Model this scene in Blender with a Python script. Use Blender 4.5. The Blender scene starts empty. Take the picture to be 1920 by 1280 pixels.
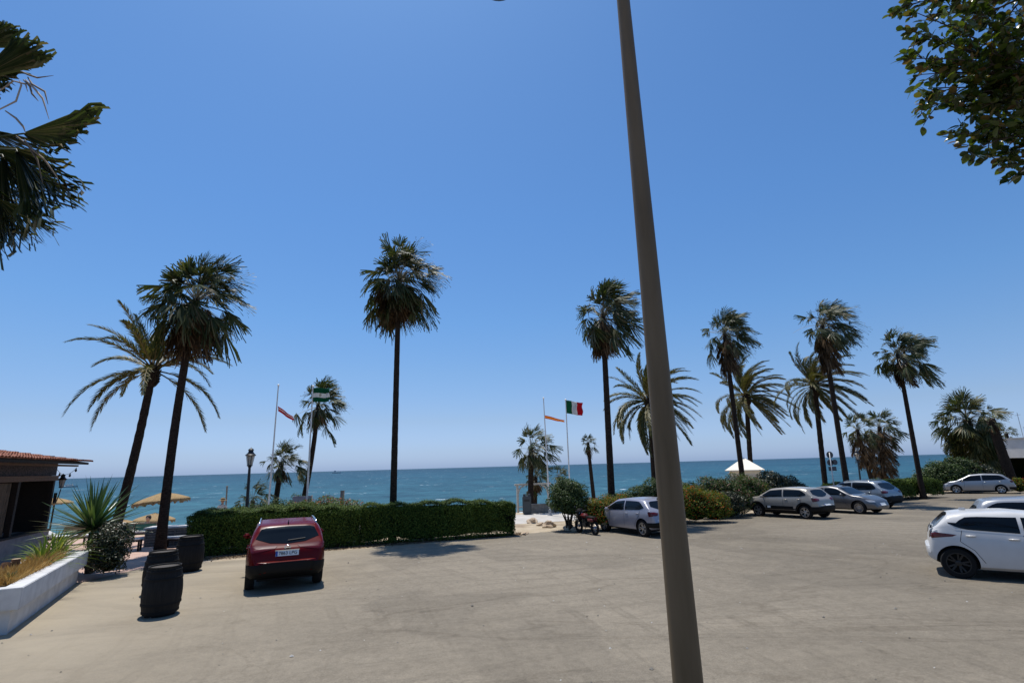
import bpy, bmesh, math, random
import numpy as np
from mathutils import Vector, Matrix
from mathutils.bvhtree import BVHTree
R_ = math.radians
sc = bpy.context.scene
COL = sc.collection

# ---------------------------------------------------------------- camera numbers
FPX, CAMH, SL = 964.0, 2.6, -0.012
PITCH, ROLL = math.atan(233.2 / FPX), R_(1.59)
_F = Vector((0, math.cos(PITCH), math.sin(PITCH)))
_U0 = Vector((0, -math.sin(PITCH), math.cos(PITCH)))
_R0 = Vector((1, 0, 0))
CR = _R0 * math.cos(ROLL) - _U0 * math.sin(ROLL)
CU = _R0 * math.sin(ROLL) + _U0 * math.cos(ROLL)
CAM = Vector((0, 0, CAMH))

def ray(x, y):
    return _F + CR * ((x - 960) / FPX) + CU * ((640 - y) / FPX)
def G(x, y, h=0.0):
    """where the sight line through (x, y) meets the sloping car park, h above it"""
    d = ray(x, y)
    t = (h - CAMH) / (d.z - SL * d.y)
    return CAM + d * t
def P(x, y, Y):
    d = ray(x, y)
    return CAM + d * (Y / d.y)

SEA = -3.0
def gz(X, Y):
    d = Y - (66 + .35 * X)
    if d < -30: return SL * Y
    z0 = SL * (36 + .35 * X)
    if d < -25: return z0 + (-2.4 - z0) * (d + 30) / 5
    if d < 0: return -2.4 + (SEA + 2.4) * (d + 25) / 25
    return max(SEA - .06 * d, -8)

# ---------------------------------------------------------------- materials
def mat(name, base=(.5, .5, .5), rough=.6, metal=0, spec=.5, coat=0, trans=0, alpha=1):
    m = bpy.data.materials.new(name); m.use_nodes = True
    b = m.node_tree.nodes['Principled BSDF']
    b.inputs['Base Color'].default_value = (*base, 1)
    b.inputs['Roughness'].default_value = rough
    b.inputs['Metallic'].default_value = metal
    b.inputs['Specular IOR Level'].default_value = spec
    b.inputs['Coat Weight'].default_value = coat
    b.inputs['Coat Roughness'].default_value = .04
    b.inputs['Transmission Weight'].default_value = trans
    return m
def N(m, t, **kw):
    n = m.node_tree.nodes.new(t)
    for k, v in kw.items(): setattr(n, k, v)
    return n
def L(m, a, b): m.node_tree.links.new(a, b)
def bsdf(m): return m.node_tree.nodes['Principled BSDF']
def ramp(m, stops, interp='LINEAR'):
    r = N(m, 'ShaderNodeValToRGB'); cr = r.color_ramp; cr.interpolation = interp
    while len(cr.elements) < len(stops): cr.elements.new(.5)
    for e, (p, c) in zip(cr.elements, stops):
        e.position = p; e.color = (*c, 1) if len(c) == 3 else c
    return r
def noise(m, scale, detail=4, rough=.55, coord='Object', mapscale=None, dist=0, rot=None):
    tc = N(m, 'ShaderNodeTexCoord')
    n = N(m, 'ShaderNodeTexNoise'); n.inputs['Scale'].default_value = scale
    n.inputs['Detail'].default_value = detail; n.inputs['Roughness'].default_value = rough
    n.inputs['Distortion'].default_value = dist
    if mapscale or rot:
        mp = N(m, 'ShaderNodeMapping')
        if mapscale: mp.inputs['Scale'].default_value = mapscale
        if rot: mp.inputs['Rotation'].default_value = rot
        L(m, tc.outputs[coord], mp.inputs['Vector']); L(m, mp.outputs[0], n.inputs['Vector'])
    else: L(m, tc.outputs[coord], n.inputs['Vector'])
    return n
def bump(m, src, strength=.3, dist=.02):
    b = N(m, 'ShaderNodeBump'); b.inputs['Strength'].default_value = strength; b.inputs['Distance'].default_value = dist
    L(m, src, b.inputs['Height']); L(m, b.outputs[0], bsdf(m).inputs['Normal']); return b
def mix(m, fac, a, b, mode='MIX'):
    n = N(m, 'ShaderNodeMix', data_type='RGBA', blend_type=mode)
    for sock, val in ((n.inputs[0], fac), (n.inputs[6], a), (n.inputs[7], b)):
        if hasattr(val, 'is_output'): L(m, val, sock)
        elif isinstance(val, (int, float)): sock.default_value = val
        else: sock.default_value = (*val, 1)
    return n.outputs[2]
def nmat(name, c1, c2, scale=6, rough=.75, bmp=.3, bdist=.02, spec=.4, mapscale=None, detail=5, coord='Object'):
    m = mat(name, c1, rough, spec=spec)
    n = noise(m, scale, detail, mapscale=mapscale, coord=coord)
    r = ramp(m, [(.35, c1), (.65, c2)])
    L(m, n.outputs['Fac'], r.inputs[0]); L(m, r.outputs[0], bsdf(m).inputs['Base Color'])
    if bmp: bump(m, n.outputs['Fac'], bmp, bdist)
    return m
def leafmat(name, stops, rough=.4, transl=.3, spec=.5, tcol=None):
    """foliage: colour differs from leaf to leaf, light passes through"""
    m = mat(name, stops[0][1], rough, spec=spec)
    g = N(m, 'ShaderNodeNewGeometry'); r = ramp(m, stops)
    L(m, g.outputs['Random Per Island'], r.inputs[0])
    L(m, r.outputs[0], bsdf(m).inputs['Base Color'])
    if transl:
        t = N(m, 'ShaderNodeBsdfTranslucent'); mx = N(m, 'ShaderNodeMixShader'); mx.inputs[0].default_value = transl
        c = mix(m, 1.0, r.outputs[0], tcol or (1.3, 1.5, .5), 'MULTIPLY'); L(m, c, t.inputs[0])
        out = m.node_tree.nodes['Material Output']
        L(m, bsdf(m).outputs[0], mx.inputs[1]); L(m, t.outputs[0], mx.inputs[2]); L(m, mx.outputs[0], out.inputs[0])
    return m

# ---------------------------------------------------------------- mesh building
class MB:
    def __init__(s): s.v = []; s.f = []; s.m = []
    def add(s, vs, fs, mi=0, M=None):
        o = len(s.v)
        s.v += [tuple(M @ Vector(p)) if M else tuple(p) for p in vs]
        s.f += [tuple(i + o for i in f) for f in fs]; s.m += [mi] * len(fs)
        return s
    def box(s, c, d, mi=0, M=None, bev=0):
        x, y, z = (q / 2 for q in d)
        if bev:
            bm = bmesh.new(); bmesh.ops.create_cube(bm, size=1)
            for v in bm.verts: v.co = Vector((v.co.x * d[0], v.co.y * d[1], v.co.z * d[2]))
            bmesh.ops.bevel(bm, geom=bm.edges[:], offset=bev, segments=2, affect='EDGES')
            bm.verts.index_update()
            vs = [v.co + Vector(c) for v in bm.verts]; fs = [[q.index for q in f.verts] for f in bm.faces]; bm.free()
            return s.add(vs, fs, mi, M)
        vs = [(c[0] + a * x, c[1] + b * y, c[2] + e * z) for a in (-1, 1) for b in (-1, 1) for e in (-1, 1)]
        return s.add(vs, [(0, 1, 3, 2), (4, 6, 7, 5), (0, 4, 5, 1), (2, 3, 7, 6), (0, 2, 6, 4), (1, 5, 7, 3)], mi, M)
    def tube(s, pts, rad, n=8, mi=0, cap=True, M=None):
        pts = [Vector(p) for p in pts]
        if not hasattr(rad, '__len__'): rad = [rad] * len(pts)
        vs = []; fs = []
        ref = None
        for i, p in enumerate(pts):
            t = (pts[min(i + 1, len(pts) - 1)] - pts[max(i - 1, 0)]).normalized()
            if ref is None: ref = t.orthogonal().normalized()
            a = (ref - t * ref.dot(t)).normalized(); ref = a; b = t.cross(a)
            vs += [p + (a * math.cos(q) + b * math.sin(q)) * rad[i] for q in [2 * math.pi * k / n for k in range(n)]]
        for i in range(len(pts) - 1):
            for k in range(n):
                fs.append((i * n + k, i * n + (k + 1) % n, (i + 1) * n + (k + 1) % n, (i + 1) * n + k))
        if cap: fs += [tuple(range(n))[::-1], tuple(range((len(pts) - 1) * n, len(pts) * n))]
        return s.add(vs, fs, mi, M)
    def lathe(s, prof, n=24, c=(0, 0, 0), mi=0, M=None, cap=True):
        vs = [(c[0] + r * math.cos(2 * math.pi * k / n), c[1] + r * math.sin(2 * math.pi * k / n), c[2] + z) for r, z in prof for k in range(n)]
        fs = [(i * n + k, i * n + (k + 1) % n, (i + 1) * n + (k + 1) % n, (i + 1) * n + k) for i in range(len(prof) - 1) for k in range(n)]
        if cap: fs += [tuple(range(n))[::-1], tuple(range((len(prof) - 1) * n, len(prof) * n))]
        return s.add(vs, fs, mi, M)
    def prism(s, poly, z0, z1, mi=0, M=None):
        n = len(poly)
        vs = [(x, y, z0) for x, y in poly] + [(x, y, z1) for x, y in poly]
        fs = [tuple(range(n))[::-1], tuple(range(n, 2 * n))] + [(i, (i + 1) % n, n + (i + 1) % n, n + i) for i in range(n)]
        return s.add(vs, fs, mi, M)
    def build(s, name, mats, parent=None, smooth=False, sharp=None, loc=None):
        me = bpy.data.meshes.new(name); me.from_pydata(s.v, [], s.f)
        for q in (mats if isinstance(mats, (list, tuple)) else [mats]): me.materials.append(q)
        me.polygons.foreach_set('material_index', s.m)
        if smooth or sharp:
            me.polygons.foreach_set('use_smooth', [True] * len(s.f))
            if sharp: me.set_sharp_from_angle(angle=R_(sharp))
        me.update()
        return link(name, me, parent, loc)
def link(name, me, parent=None, loc=None):
    o = bpy.data.objects.new(name, me); COL.objects.link(o)
    if parent: o.parent = parent
    if loc: o.location = loc
    return o
def npmesh(name, V, F, m, parent=None, smooth=False, mi=None, loc=None):
    V = np.asarray(V, dtype=np.float32); F = np.asarray(F, dtype=np.int32); k = F.shape[1]
    me = bpy.data.meshes.new(name)
    me.vertices.add(len(V)); me.vertices.foreach_set('co', V.ravel())
    me.loops.add(F.size); me.loops.foreach_set('vertex_index', F.ravel())
    me.polygons.add(len(F)); me.polygons.foreach_set('loop_start', np.arange(0, F.size, k, dtype=np.int32))
    for q in (m if isinstance(m, (list, tuple)) else [m]): me.materials.append(q)
    if mi is not None: me.polygons.foreach_set('material_index', np.asarray(mi, dtype=np.int32))
    if smooth: me.polygons.foreach_set('use_smooth', np.ones(len(F), dtype=bool))
    me.update(calc_edges=True); me.validate()
    return link(name, me, parent, loc)
def tag(o, label, cat, group=None):
    o['label'] = label; o['category'] = cat
    if group: o['group'] = group
    return o
def thing(name, label, cat, loc=(0, 0, 0), rz=0, group=None):
    o = bpy.data.objects.new(name, None); COL.objects.link(o); o.empty_display_size = .2
    o.location = loc; o.rotation_euler = (0, 0, rz)
    return tag(o, label, cat, group)
def struct(o): o['kind'] = 'structure'; return o
def unit(a): return a / np.maximum(np.linalg.norm(a, axis=-1, keepdims=True), 1e-9)
def leaves(C, Nn, ln, wd, rng, spread=.8):
    """one kite-shaped leaf per point"""
    n = len(C)
    nn = unit(Nn + rng.normal(size=(n, 3)) * spread)
    t = unit(np.cross(nn, rng.normal(size=(n, 3)))); b = np.cross(nn, t)
    s = (rng.uniform(.7, 1.3, (n, 1)))
    l = ln * s; w = wd * s
    V = np.stack([C - t * l / 2, C + b * w / 2 - t * l * .05 + nn * w * .12, C + t * l / 2, C - b * w / 2 - t * l * .05 + nn * w * .12], 1).reshape(-1, 3)
    return V, np.arange(4 * n).reshape(-1, 4)
# ---------------------------------------------------------------- shared materials
M = {}
M['frond'] = leafmat('palm_fan_green', [(0, (.020, .031, .010)), (.5, (.046, .062, .021)), (.8, (.098, .105, .044)), (.9, (.13, .12, .065)), (1, (.19, .14, .08))], .55, .18, .32)
M['frond_dry'] = leafmat('palm_fan_dry', [(0, (.042, .027, .015)), (.6, (.105, .068, .037)), (1, (.22, .15, .085))], .75, .12, .15, (1, .9, .7))
M['stalk'] = leafmat('palm_leaf_stalk', [(0, (.10, .095, .05)), (.5, (.24, .21, .13)), (1, (.42, .37, .27))], .4, 0, .5)
M['date'] = leafmat('date_frond', [(0, (.036, .044, .013)), (.6, (.095, .096, .028)), (1, (.22, .17, .065))], .5, .16, .3)
M['date_core'] = leafmat('date_stalk', [(0, (.16, .11, .04)), (1, (.24, .17, .06))], .5, 0)
M['trunk'] = nmat('palm_bark', (.018, .013, .010), (.050, .036, .027), 9, .95, .8, .03, .1, (1, 1, 3.5))
M['trunk_pale'] = nmat('palm_bark_grey', (.034, .026, .021), (.085, .066, .052), 9, .95, .7, .03, .1, (1, 1, 3.5))
M['hedge'] = leafmat('hedge_leaf', [(0, (.010, .022, .004)), (.5, (.046, .082, .012)), (1, (.135, .175, .030))], .65, .04, .12)
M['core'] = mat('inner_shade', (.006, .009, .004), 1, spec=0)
M['shrub'] = leafmat('shrub_leaf', [(0, (.022, .040, .011)), (.6, (.05, .080, .022)), (1, (.10, .135, .04))], .55, .22, .3)
M['olean'] = leafmat('oleander_leaf', [(0, (.022, .045, .010)), (.5, (.052, .090, .020)), (.86, (.11, .14, .045)), (.9, (.34, .22, .17)), (1, (.28, .06, .07))], .55, .25, .28)
M['lantana'] = leafmat('lantana_leaf', [(0, (.04, .065, .010)), (.6, (.10, .13, .016)), (.86, (.19, .20, .025)), (.9, (.50, .10, .015)), (1, (.5, .035, .015))], .6, .32, .2)
M['geran'] = leafmat('geranium_leaf', [(0, (.04, .075, .014)), (.6, (.09, .14, .03)), (.84, (.12, .17, .035)), (.87, (.5, .05, .02)), (1, (.55, .03, .02))], .5, .25, .3)
M['darkbush'] = leafmat('dark_shrub_leaf', [(0, (.012, .018, .008)), (.7, (.035, .045, .018)), (.92, (.06, .07, .025)), (1, (.16, .07, .05))], .45, .12, .4)
M['ficus'] = leafmat('ficus_leaf', [(0, (.022, .038, .009)), (.55, (.055, .075, .016)), (.85, (.095, .12, .02)), (.93, (.11, .065, .03)), (1, (.18, .11, .04))], .24, .30, .42)
M['yucca'] = leafmat('yucca_blade', [(0, (.026, .062, .022)), (.7, (.065, .12, .038)), (1, (.16, .21, .07))], .35, .12, .6)
M['drygrass'] = leafmat('dry_grass', [(0, (.26, .15, .05)), (.6, (.42, .27, .10)), (1, (.52, .38, .17))], .8, .3, .1, (1, .9, .6))
M['greengrass'] = leafmat('green_blade', [(0, (.05, .09, .02)), (.7, (.13, .17, .04)), (1, (.3, .28, .08))], .6, .3, .2)
M['bark'] = nmat('dark_bark', (.035, .026, .02), (.08, .06, .045), 12, .9, .6)
M['white'] = nmat('white_render', (.46, .455, .45), (.60, .595, .585), 3, .85, .08)
M['cream'] = nmat('cream_render', (.62, .57, .47), (.70, .66, .57), 2, .85, .08)
M['grey'] = nmat('grey_render', (.20, .19, .19), (.26, .25, .24), 3, .9, .1)
M['black'] = mat('black_iron', (.012, .012, .013), .45, spec=.5)
M['blackplastic'] = mat('black_plastic', (.006, .006, .006), .65, spec=.2)
M['rubber'] = mat('tyre_rubber', (.008, .008, .008), .85, spec=.25)
M['glass'] = mat('car_glass', (.004, .006, .009), .06, spec=.22)
M['alloy'] = mat('alloy', (.45, .45, .46), .3, metal=.85)
M['darkalloy'] = mat('dark_alloy', (.012, .012, .013), .4, metal=.5)
M['chrome'] = mat('chrome', (.75, .75, .76), .15, metal=1)
M['redlens'] = mat('red_lens', (.09, .005, .006), .2, spec=.4, coat=.2)
M['clearlens'] = mat('headlamp_lens', (.45, .47, .5), .1, spec=.7, coat=.5)
M['plate'] = mat('plate_white', (.72, .73, .72), .4)
M['plateblue'] = mat('plate_blue', (.02, .06, .3), .4)
M['galv'] = mat('galvanised', (.40, .41, .42), .5, metal=.5)
M['polewhite'] = mat('white_pole', (.72, .71, .68), .5)
M['wood'] = nmat('brown_wood', (.10, .055, .03), (.18, .10, .055), 8, .7, .3, mapscale=(1, 6, 6))
M['darkwood'] = nmat('dark_wood', (.010, .007, .005), (.026, .018, .012), 8, .75, .3, mapscale=(1, 1, 5))
M['straw'] = nmat('straw_thatch', (.25, .165, .082), (.42, .30, .16), 30, .9, .8, .03, .1, (1, 1, 4))
M['skin'] = mat('skin', (.45, .25, .17), .55)

def paint(name, c, metal=.0, rough=.3, coat=.5, spec=.4):
    m = mat(name, c, rough, metal=metal, spec=spec, coat=coat)
    n = noise(m, 2.5, 4, coord='Object')
    r = ramp(m, [(.3, tuple(q * .93 for q in c)), (.7, tuple(min(1, q * 1.03) for q in c))])
    L(m, n.outputs['Fac'], r.inputs[0]); L(m, r.outputs[0], bsdf(m).inputs['Base Color'])
    return m

# ---------------------------------------------------------------- ground, sea, sky
def build_setting():
    # bare ground down to and under the sea: one sheet
    xs = np.concatenate([np.arange(-400, -60, 20), np.arange(-60, 110, 1.5), np.arange(110, 500, 20)])
    ys = np.concatenate([np.arange(-40, 20, 4), np.arange(20, 110, 1.0), np.arange(110, 420, 20)])
    V = [(x, y, gz(x, y)) for y in ys for x in xs]; nx = len(xs)
    F = [(j * nx + i, j * nx + i + 1, (j + 1) * nx + i + 1, (j + 1) * nx + i) for j in range(len(ys) - 1) for i in range(nx - 1)]
    m = mat('sandy_soil', (.4, .33, .24), .95, spec=.1)
    n = noise(m, .6, 8, .6); n2 = noise(m, 14, 5, .7)
    r = ramp(m, [(.35, (.26, .20, .14)), (.5, (.38, .31, .22)), (.68, (.47, .39, .29))])
    L(m, n.outputs['Fac'], r.inputs[0])
    c = mix(m, .45, r.outputs[0], n2.outputs['Fac'], 'OVERLAY'); L(m, c, bsdf(m).inputs['Base Color'])
    bump(m, n2.outputs['Fac'], .6, .04)
    struct(npmesh('ground', V, F, m))

    # the car park: worn, dusty asphalt
    m = mat('dusty_asphalt', (.3, .27, .23), .9, spec=.25)
    big = noise(m, .09, 5, .6, dist=.6)
    mid = noise(m, .55, 6, .62, dist=.8, mapscale=(.55, 1.5, 1), rot=(0, 0, R_(-18)))
    str_ = noise(m, .34, 7, .6, dist=2.2, mapscale=(.28, 2.4, 1), rot=(0, 0, R_(-24)))
    grain = noise(m, 42, 3, .7); peb = noise(m, 160, 2, .6)
    r = ramp(m, [(.3, (.168, .143, .108)), (.5, (.216, .185, .141)), (.72, (.258, .222, .170))])
    L(m, big.outputs['Fac'], r.inputs[0])
    r2 = ramp(m, [(.28, (.87, .865, .86)), (.5, (1, 1, 1)), (.75, (1.09, 1.085, 1.08))]); L(m, mid.outputs['Fac'], r2.inputs[0])
    r3 = ramp(m, [(.30, (.74, .73, .73)), (.43, (.97, .97, .97)), (.62, (1, 1, 1)), (.8, (1.1, 1.09, 1.07))]); L(m, str_.outputs['Fac'], r3.inputs[0])
    r4 = ramp(m, [(.32, (.78, .78, .78)), (.5, (1, 1, 1)), (.70, (1.20, 1.19, 1.17))]); L(m, grain.outputs['Fac'], r4.inputs[0])
    r5 = ramp(m, [(.36, (.75, .75, .75)), (.5, (1, 1, 1)), (.66, (1.3, 1.3, 1.28))]); L(m, peb.outputs['Fac'], r5.inputs[0])
    c = mix(m, 1, r.outputs[0], r2.outputs[0], 'MULTIPLY'); c = mix(m, .38, c, r3.outputs[0], 'MULTIPLY')
    c = mix(m, .8, c, r4.outputs[0], 'MULTIPLY'); c = mix(m, .7, c, r5.outputs[0], 'MULTIPLY')
    g2 = noise(m, 7, 7, .78); r6 = ramp(m, [(.38, (.84, .835, .83)), (.5, (1, 1, 1)), (.62, (1.12, 1.115, 1.11))]); L(m, g2.outputs['Fac'], r6.inputs[0]); c = mix(m, .85, c, r6.outputs[0], 'MULTIPLY')
    cn = noise(m, .16, 4, .55, dist=1.2, mapscale=(.5, 1.4, 1), rot=(0, 0, R_(-28))); rc = ramp(m, [(.489, (1, 1, 1)), (.4985, (.72, .70, .68)), (.5015, (.72, .70, .68)), (.511, (1, 1, 1))]); L(m, cn.outputs['Fac'], rc.inputs[0]); c = mix(m, .55, c, rc.outputs[0], 'MULTIPLY')
    cn = noise(m, .30, 5, .6, dist=.9); rc = ramp(m, [(.595, (1, 1, 1)), (.602, (.66, .64, .62)), (.609, (1, 1, 1))]); L(m, cn.outputs['Fac'], rc.inputs[0]); c = mix(m, .45, c, rc.outputs[0], 'MULTIPLY')
    pn = noise(m, .17, 3, .5, dist=.35); rp = ramp(m, [(.525, (1, 1, 1)), (.54, (.84, .84, .845)), (.64, (.88, .88, .88)), (.655, (1.03, 1.03, 1.02))]); L(m, pn.outputs['Fac'], rp.inputs[0]); c = mix(m, .8, c, rp.outputs[0], 'MULTIPLY')
    for ctr, sc_ in (((-14, 34, 0), .42), ((22, -4, 0), .36)):       # faint arcs left by turning tyres
        t2 = N(m, 'ShaderNodeTexCoord'); mp = N(m, 'ShaderNodeMapping'); mp.inputs['Location'].default_value = ctr; L(m, t2.outputs['Object'], mp.inputs[0])
        wv = N(m, 'ShaderNodeTexWave', wave_type='RINGS', rings_direction='Z'); wv.inputs['Scale'].default_value = sc_; wv.inputs['Distortion'].default_value = 5; wv.inputs['Detail'].default_value = 3; wv.inputs['Detail Scale'].default_value = .35
        L(m, mp.outputs[0], wv.inputs[0]); rw_ = ramp(m, [(.80, (1, 1, 1)), (.93, (.83, .825, .82)), (1, (.93, .93, .93))]); L(m, wv.outputs['Fac'], rw_.inputs[0])
        gate = ramp(m, [(.42, (0, 0, 0)), (.6, (1, 1, 1))]); L(m, (big if sc_ > .4 else mid).outputs['Fac'], gate.inputs[0])
        c = mix(m, gate.outputs[0], c, mix(m, 1, c, rw_.outputs[0], 'MULTIPLY'))
    # oil spots
    oil = noise(m, .8, 3, .5); ro = ramp(m, [(.70, (1, 1, 1)), (.76, (.55, .53, .5))]); L(m, oil.outputs['Fac'], ro.inputs[0])
    c = mix(m, .8, c, ro.outputs[0], 'MULTIPLY')
    # pale dust at the left-hand side of the lot
    tc = N(m, 'ShaderNodeTexCoord'); sx = N(m, 'ShaderNodeSeparateXYZ'); L(m, tc.outputs['Object'], sx.inputs[0])
    mr = N(m, 'ShaderNodeMapRange'); mr.inputs[1].default_value = -3; mr.inputs[2].default_value = -9; L(m, sx.outputs[0], mr.inputs[0])
    mr.inputs[4].default_value = 1.5; mm = N(m, 'ShaderNodeMath', operation='MULTIPLY'); L(m, mr.outputs[0], mm.inputs[0]); L(m, mid.outputs['Fac'], mm.inputs[1])
    c = mix(m, mm.outputs[0], c, (.335, .283, .205)); m2 = N(m, 'ShaderNodeMapRange'); m2.inputs[1].default_value = 1; m2.inputs[2].default_value = 8; m2.inputs[3].default_value = 0; m2.inputs[4].default_value = .8; L(m, sx.outputs[0], m2.inputs[0]); c = mix(m, m2.outputs[0], c, (.84, .84, .84), 'MULTIPLY'); L(m, c, bsdf(m).inputs['Base Color'])
    ad = N(m, 'ShaderNodeMath', operation='ADD'); L(m, grain.outputs['Fac'], ad.inputs[0]); L(m, peb.outputs['Fac'], ad.inputs[1])
    bump(m, ad.outputs[0], .55, .012)
    edge = [G(165, 1092), G(250, 1068), G(335, 1056), G(480, 1047), G(610, 1033), G(760, 1022), G(880, 1013), G(985, 1000), G(1030, 996), G(1075, 1000),
            G(1110, 1000), G(1180, 990), G(1290, 975), G(1400, 965), G(1480, 955), G(1560, 943), G(1660, 938), G(1720, 931), G(1785, 921), G(1925, 917)]
    rng = random.Random(4); pts = []
    for a, b in zip(edge, edge[1:]):
        for k in range(6): q = a.lerp(b, k / 6); pts.append((q.x + rng.uniform(-.07, .07), q.y + rng.uniform(-.09, .09)))
    poly = [(-46, -14), (75, -14), (90, 36)] + pts[::-1] + [(-14.5, 14), (-40, 14)]
    bm = bmesh.new()
    f = bm.faces.new([bm.verts.new((x, y, SL * y + .004)) for x, y in poly]); bmesh.ops.triangulate(bm, faces=[f])
    me = bpy.data.meshes.new('parking_lot'); bm.to_mesh(me); bm.free(); me.materials.append(m); struct(link('parking_lot', me))

    # promenade of pale concrete behind the hedges
    m = nmat('pale_concrete', (.38, .35, .31), (.48, .45, .41), 1.2, .9, .15)
    u = Vector((.94, .34, 0)); v = Vector((-.34, .94, 0))
    mb = MB(); q = [u * a + v * b for a, b in ((-9, 26.6), (20, 26.6), (20, 32.4), (-9, 32.4))]
    mb.add([(p.x, p.y, SL * p.y + .004) for p in q], [(0, 1, 2, 3)]); struct(mb.build('promenade', m))
    # pinkish paving of the beach bar
    m = mat('pink_paving', (.4, .25, .2), .85)
    bt = N(m, 'ShaderNodeTexBrick'); bt.inputs['Scale'].default_value = 1; bt.inputs['Brick Width'].default_value = .3; bt.inputs['Row Height'].default_value = .3
    bt.inputs['Mortar Size'].default_value = .008; bt.inputs['Color1'].default_value = (.42, .27, .21, 1); bt.inputs['Color2'].default_value = (.50, .34, .27, 1); bt.inputs['Mortar'].default_value = (.35, .29, .25, 1)
    tc = N(m, 'ShaderNodeTexCoord'); L(m, tc.outputs['Object'], bt.inputs['Vector']); L(m, bt.outputs[0], bsdf(m).inputs['Base Color'])
    mb = MB(); q = [G(150, 1092), G(250, 1069), G(335, 1057), G(350, 1035), G(352, 1000)] + [Vector((-15, 29, 0)), Vector((-30, 24, 0)), Vector((-26, 14, 0))]
    mb.add([(p.x, p.y, SL * p.y + .007) for p in q], [tuple(range(len(q)))]); struct(mb.build('terrace_paving', m))

    # the sea
    m = mat('sea_water', (.02, .14, .2), .5, spec=.10)
    tc = N(m, 'ShaderNodeTexCoord'); sx = N(m, 'ShaderNodeSeparateXYZ'); L(m, tc.outputs['Object'], sx.inputs[0])
    pw = N(m, 'ShaderNodeMath', operation='LOGARITHM'); pw.inputs[1].default_value = 10
    ab = N(m, 'ShaderNodeMath', operation='MAXIMUM'); ab.inputs[1].default_value = 10; L(m, sx.outputs[1], ab.inputs[0]); L(m, ab.outputs[0], pw.inputs[0])
    mr = N(m, 'ShaderNodeMapRange'); mr.inputs[1].default_value = 1.6; mr.inputs[2].default_value = 3.6; L(m, pw.outputs[0], mr.inputs[0])
    depth = ramp(m, [(0, (.036, .116, .138)), (.25, (.023, .088, .122)), (.5, (.015, .069, .107)), (.75, (.013, .056, .092)), (1, (.019, .056, .086))]); L(m, mr.outputs[0], depth.inputs[0])
    w1 = noise(m, .012, 11, .80, dist=.3, mapscale=(1, .55, 1), rot=(0, 0, R_(8)))
    w2 = noise(m, .16, 9, .78, dist=.4, mapscale=(.8, .8, 1), rot=(0, 0, R_(12)))
    w3 = noise(m, .20, 9, .76, dist=.5, mapscale=(.8, .45, 1), rot=(0, 0, R_(10)))
    rr = ramp(m, [(.36, (.70, .74, .78)), (.5, (1, 1, 1)), (.64, (1.26, 1.22, 1.18))]); L(m, w1.outputs['Fac'], rr.inputs[0])
    rq = ramp(m, [(.36, (.55, .60, .66)), (.5, (1, 1, 1)), (.64, (1.50, 1.42, 1.34))]); L(m, w2.outputs['Fac'], rq.inputs[0])
    c = mix(m, 1, depth.outputs[0], rr.outputs[0], 'MULTIPLY'); c = mix(m, 1, c, rq.outputs[0], 'MULTIPLY')
    cap = ramp(m, [(.62, (0, 0, 0)), (.655, (.7, .7, .7))]); L(m, w3.outputs['Fac'], cap.inputs[0])
    c = mix(m, cap.outputs[0], c, (.72, .78, .80)); L(m, c, bsdf(m).inputs['Base Color'])
    bump(m, w2.outputs['Fac'], .7, .5)
    mb = MB(); mb.add([(-14000, 20, SEA), (14000, 20, SEA), (14000, 16000, SEA), (-14000, 16000, SEA)], [(0, 1, 2, 3)])
    struct(mb.build('sea', m))
    # foam at the waterline
    m = nmat('wave_foam', (.62, .64, .62), (.78, .80, .80), 3, .8, .3)
    mb = MB(); rng = random.Random(9); a = []; b = []
    for i in range(120):
        X = -60 + i * 1.3; Y = 66 + .35 * X; w = .3 + .5 * rng.random(); j = .35 * math.sin(i * .6)
        a.append((X, Y + j, SEA + .02)); b.append((X, Y + j + w, SEA + .02))
    mb.add(a + b, [(i, i + 1, 121 + i, 120 + i) for i in range(119)]); o = mb.build('surf_foam', m); o['kind'] = 'structure'

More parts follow.
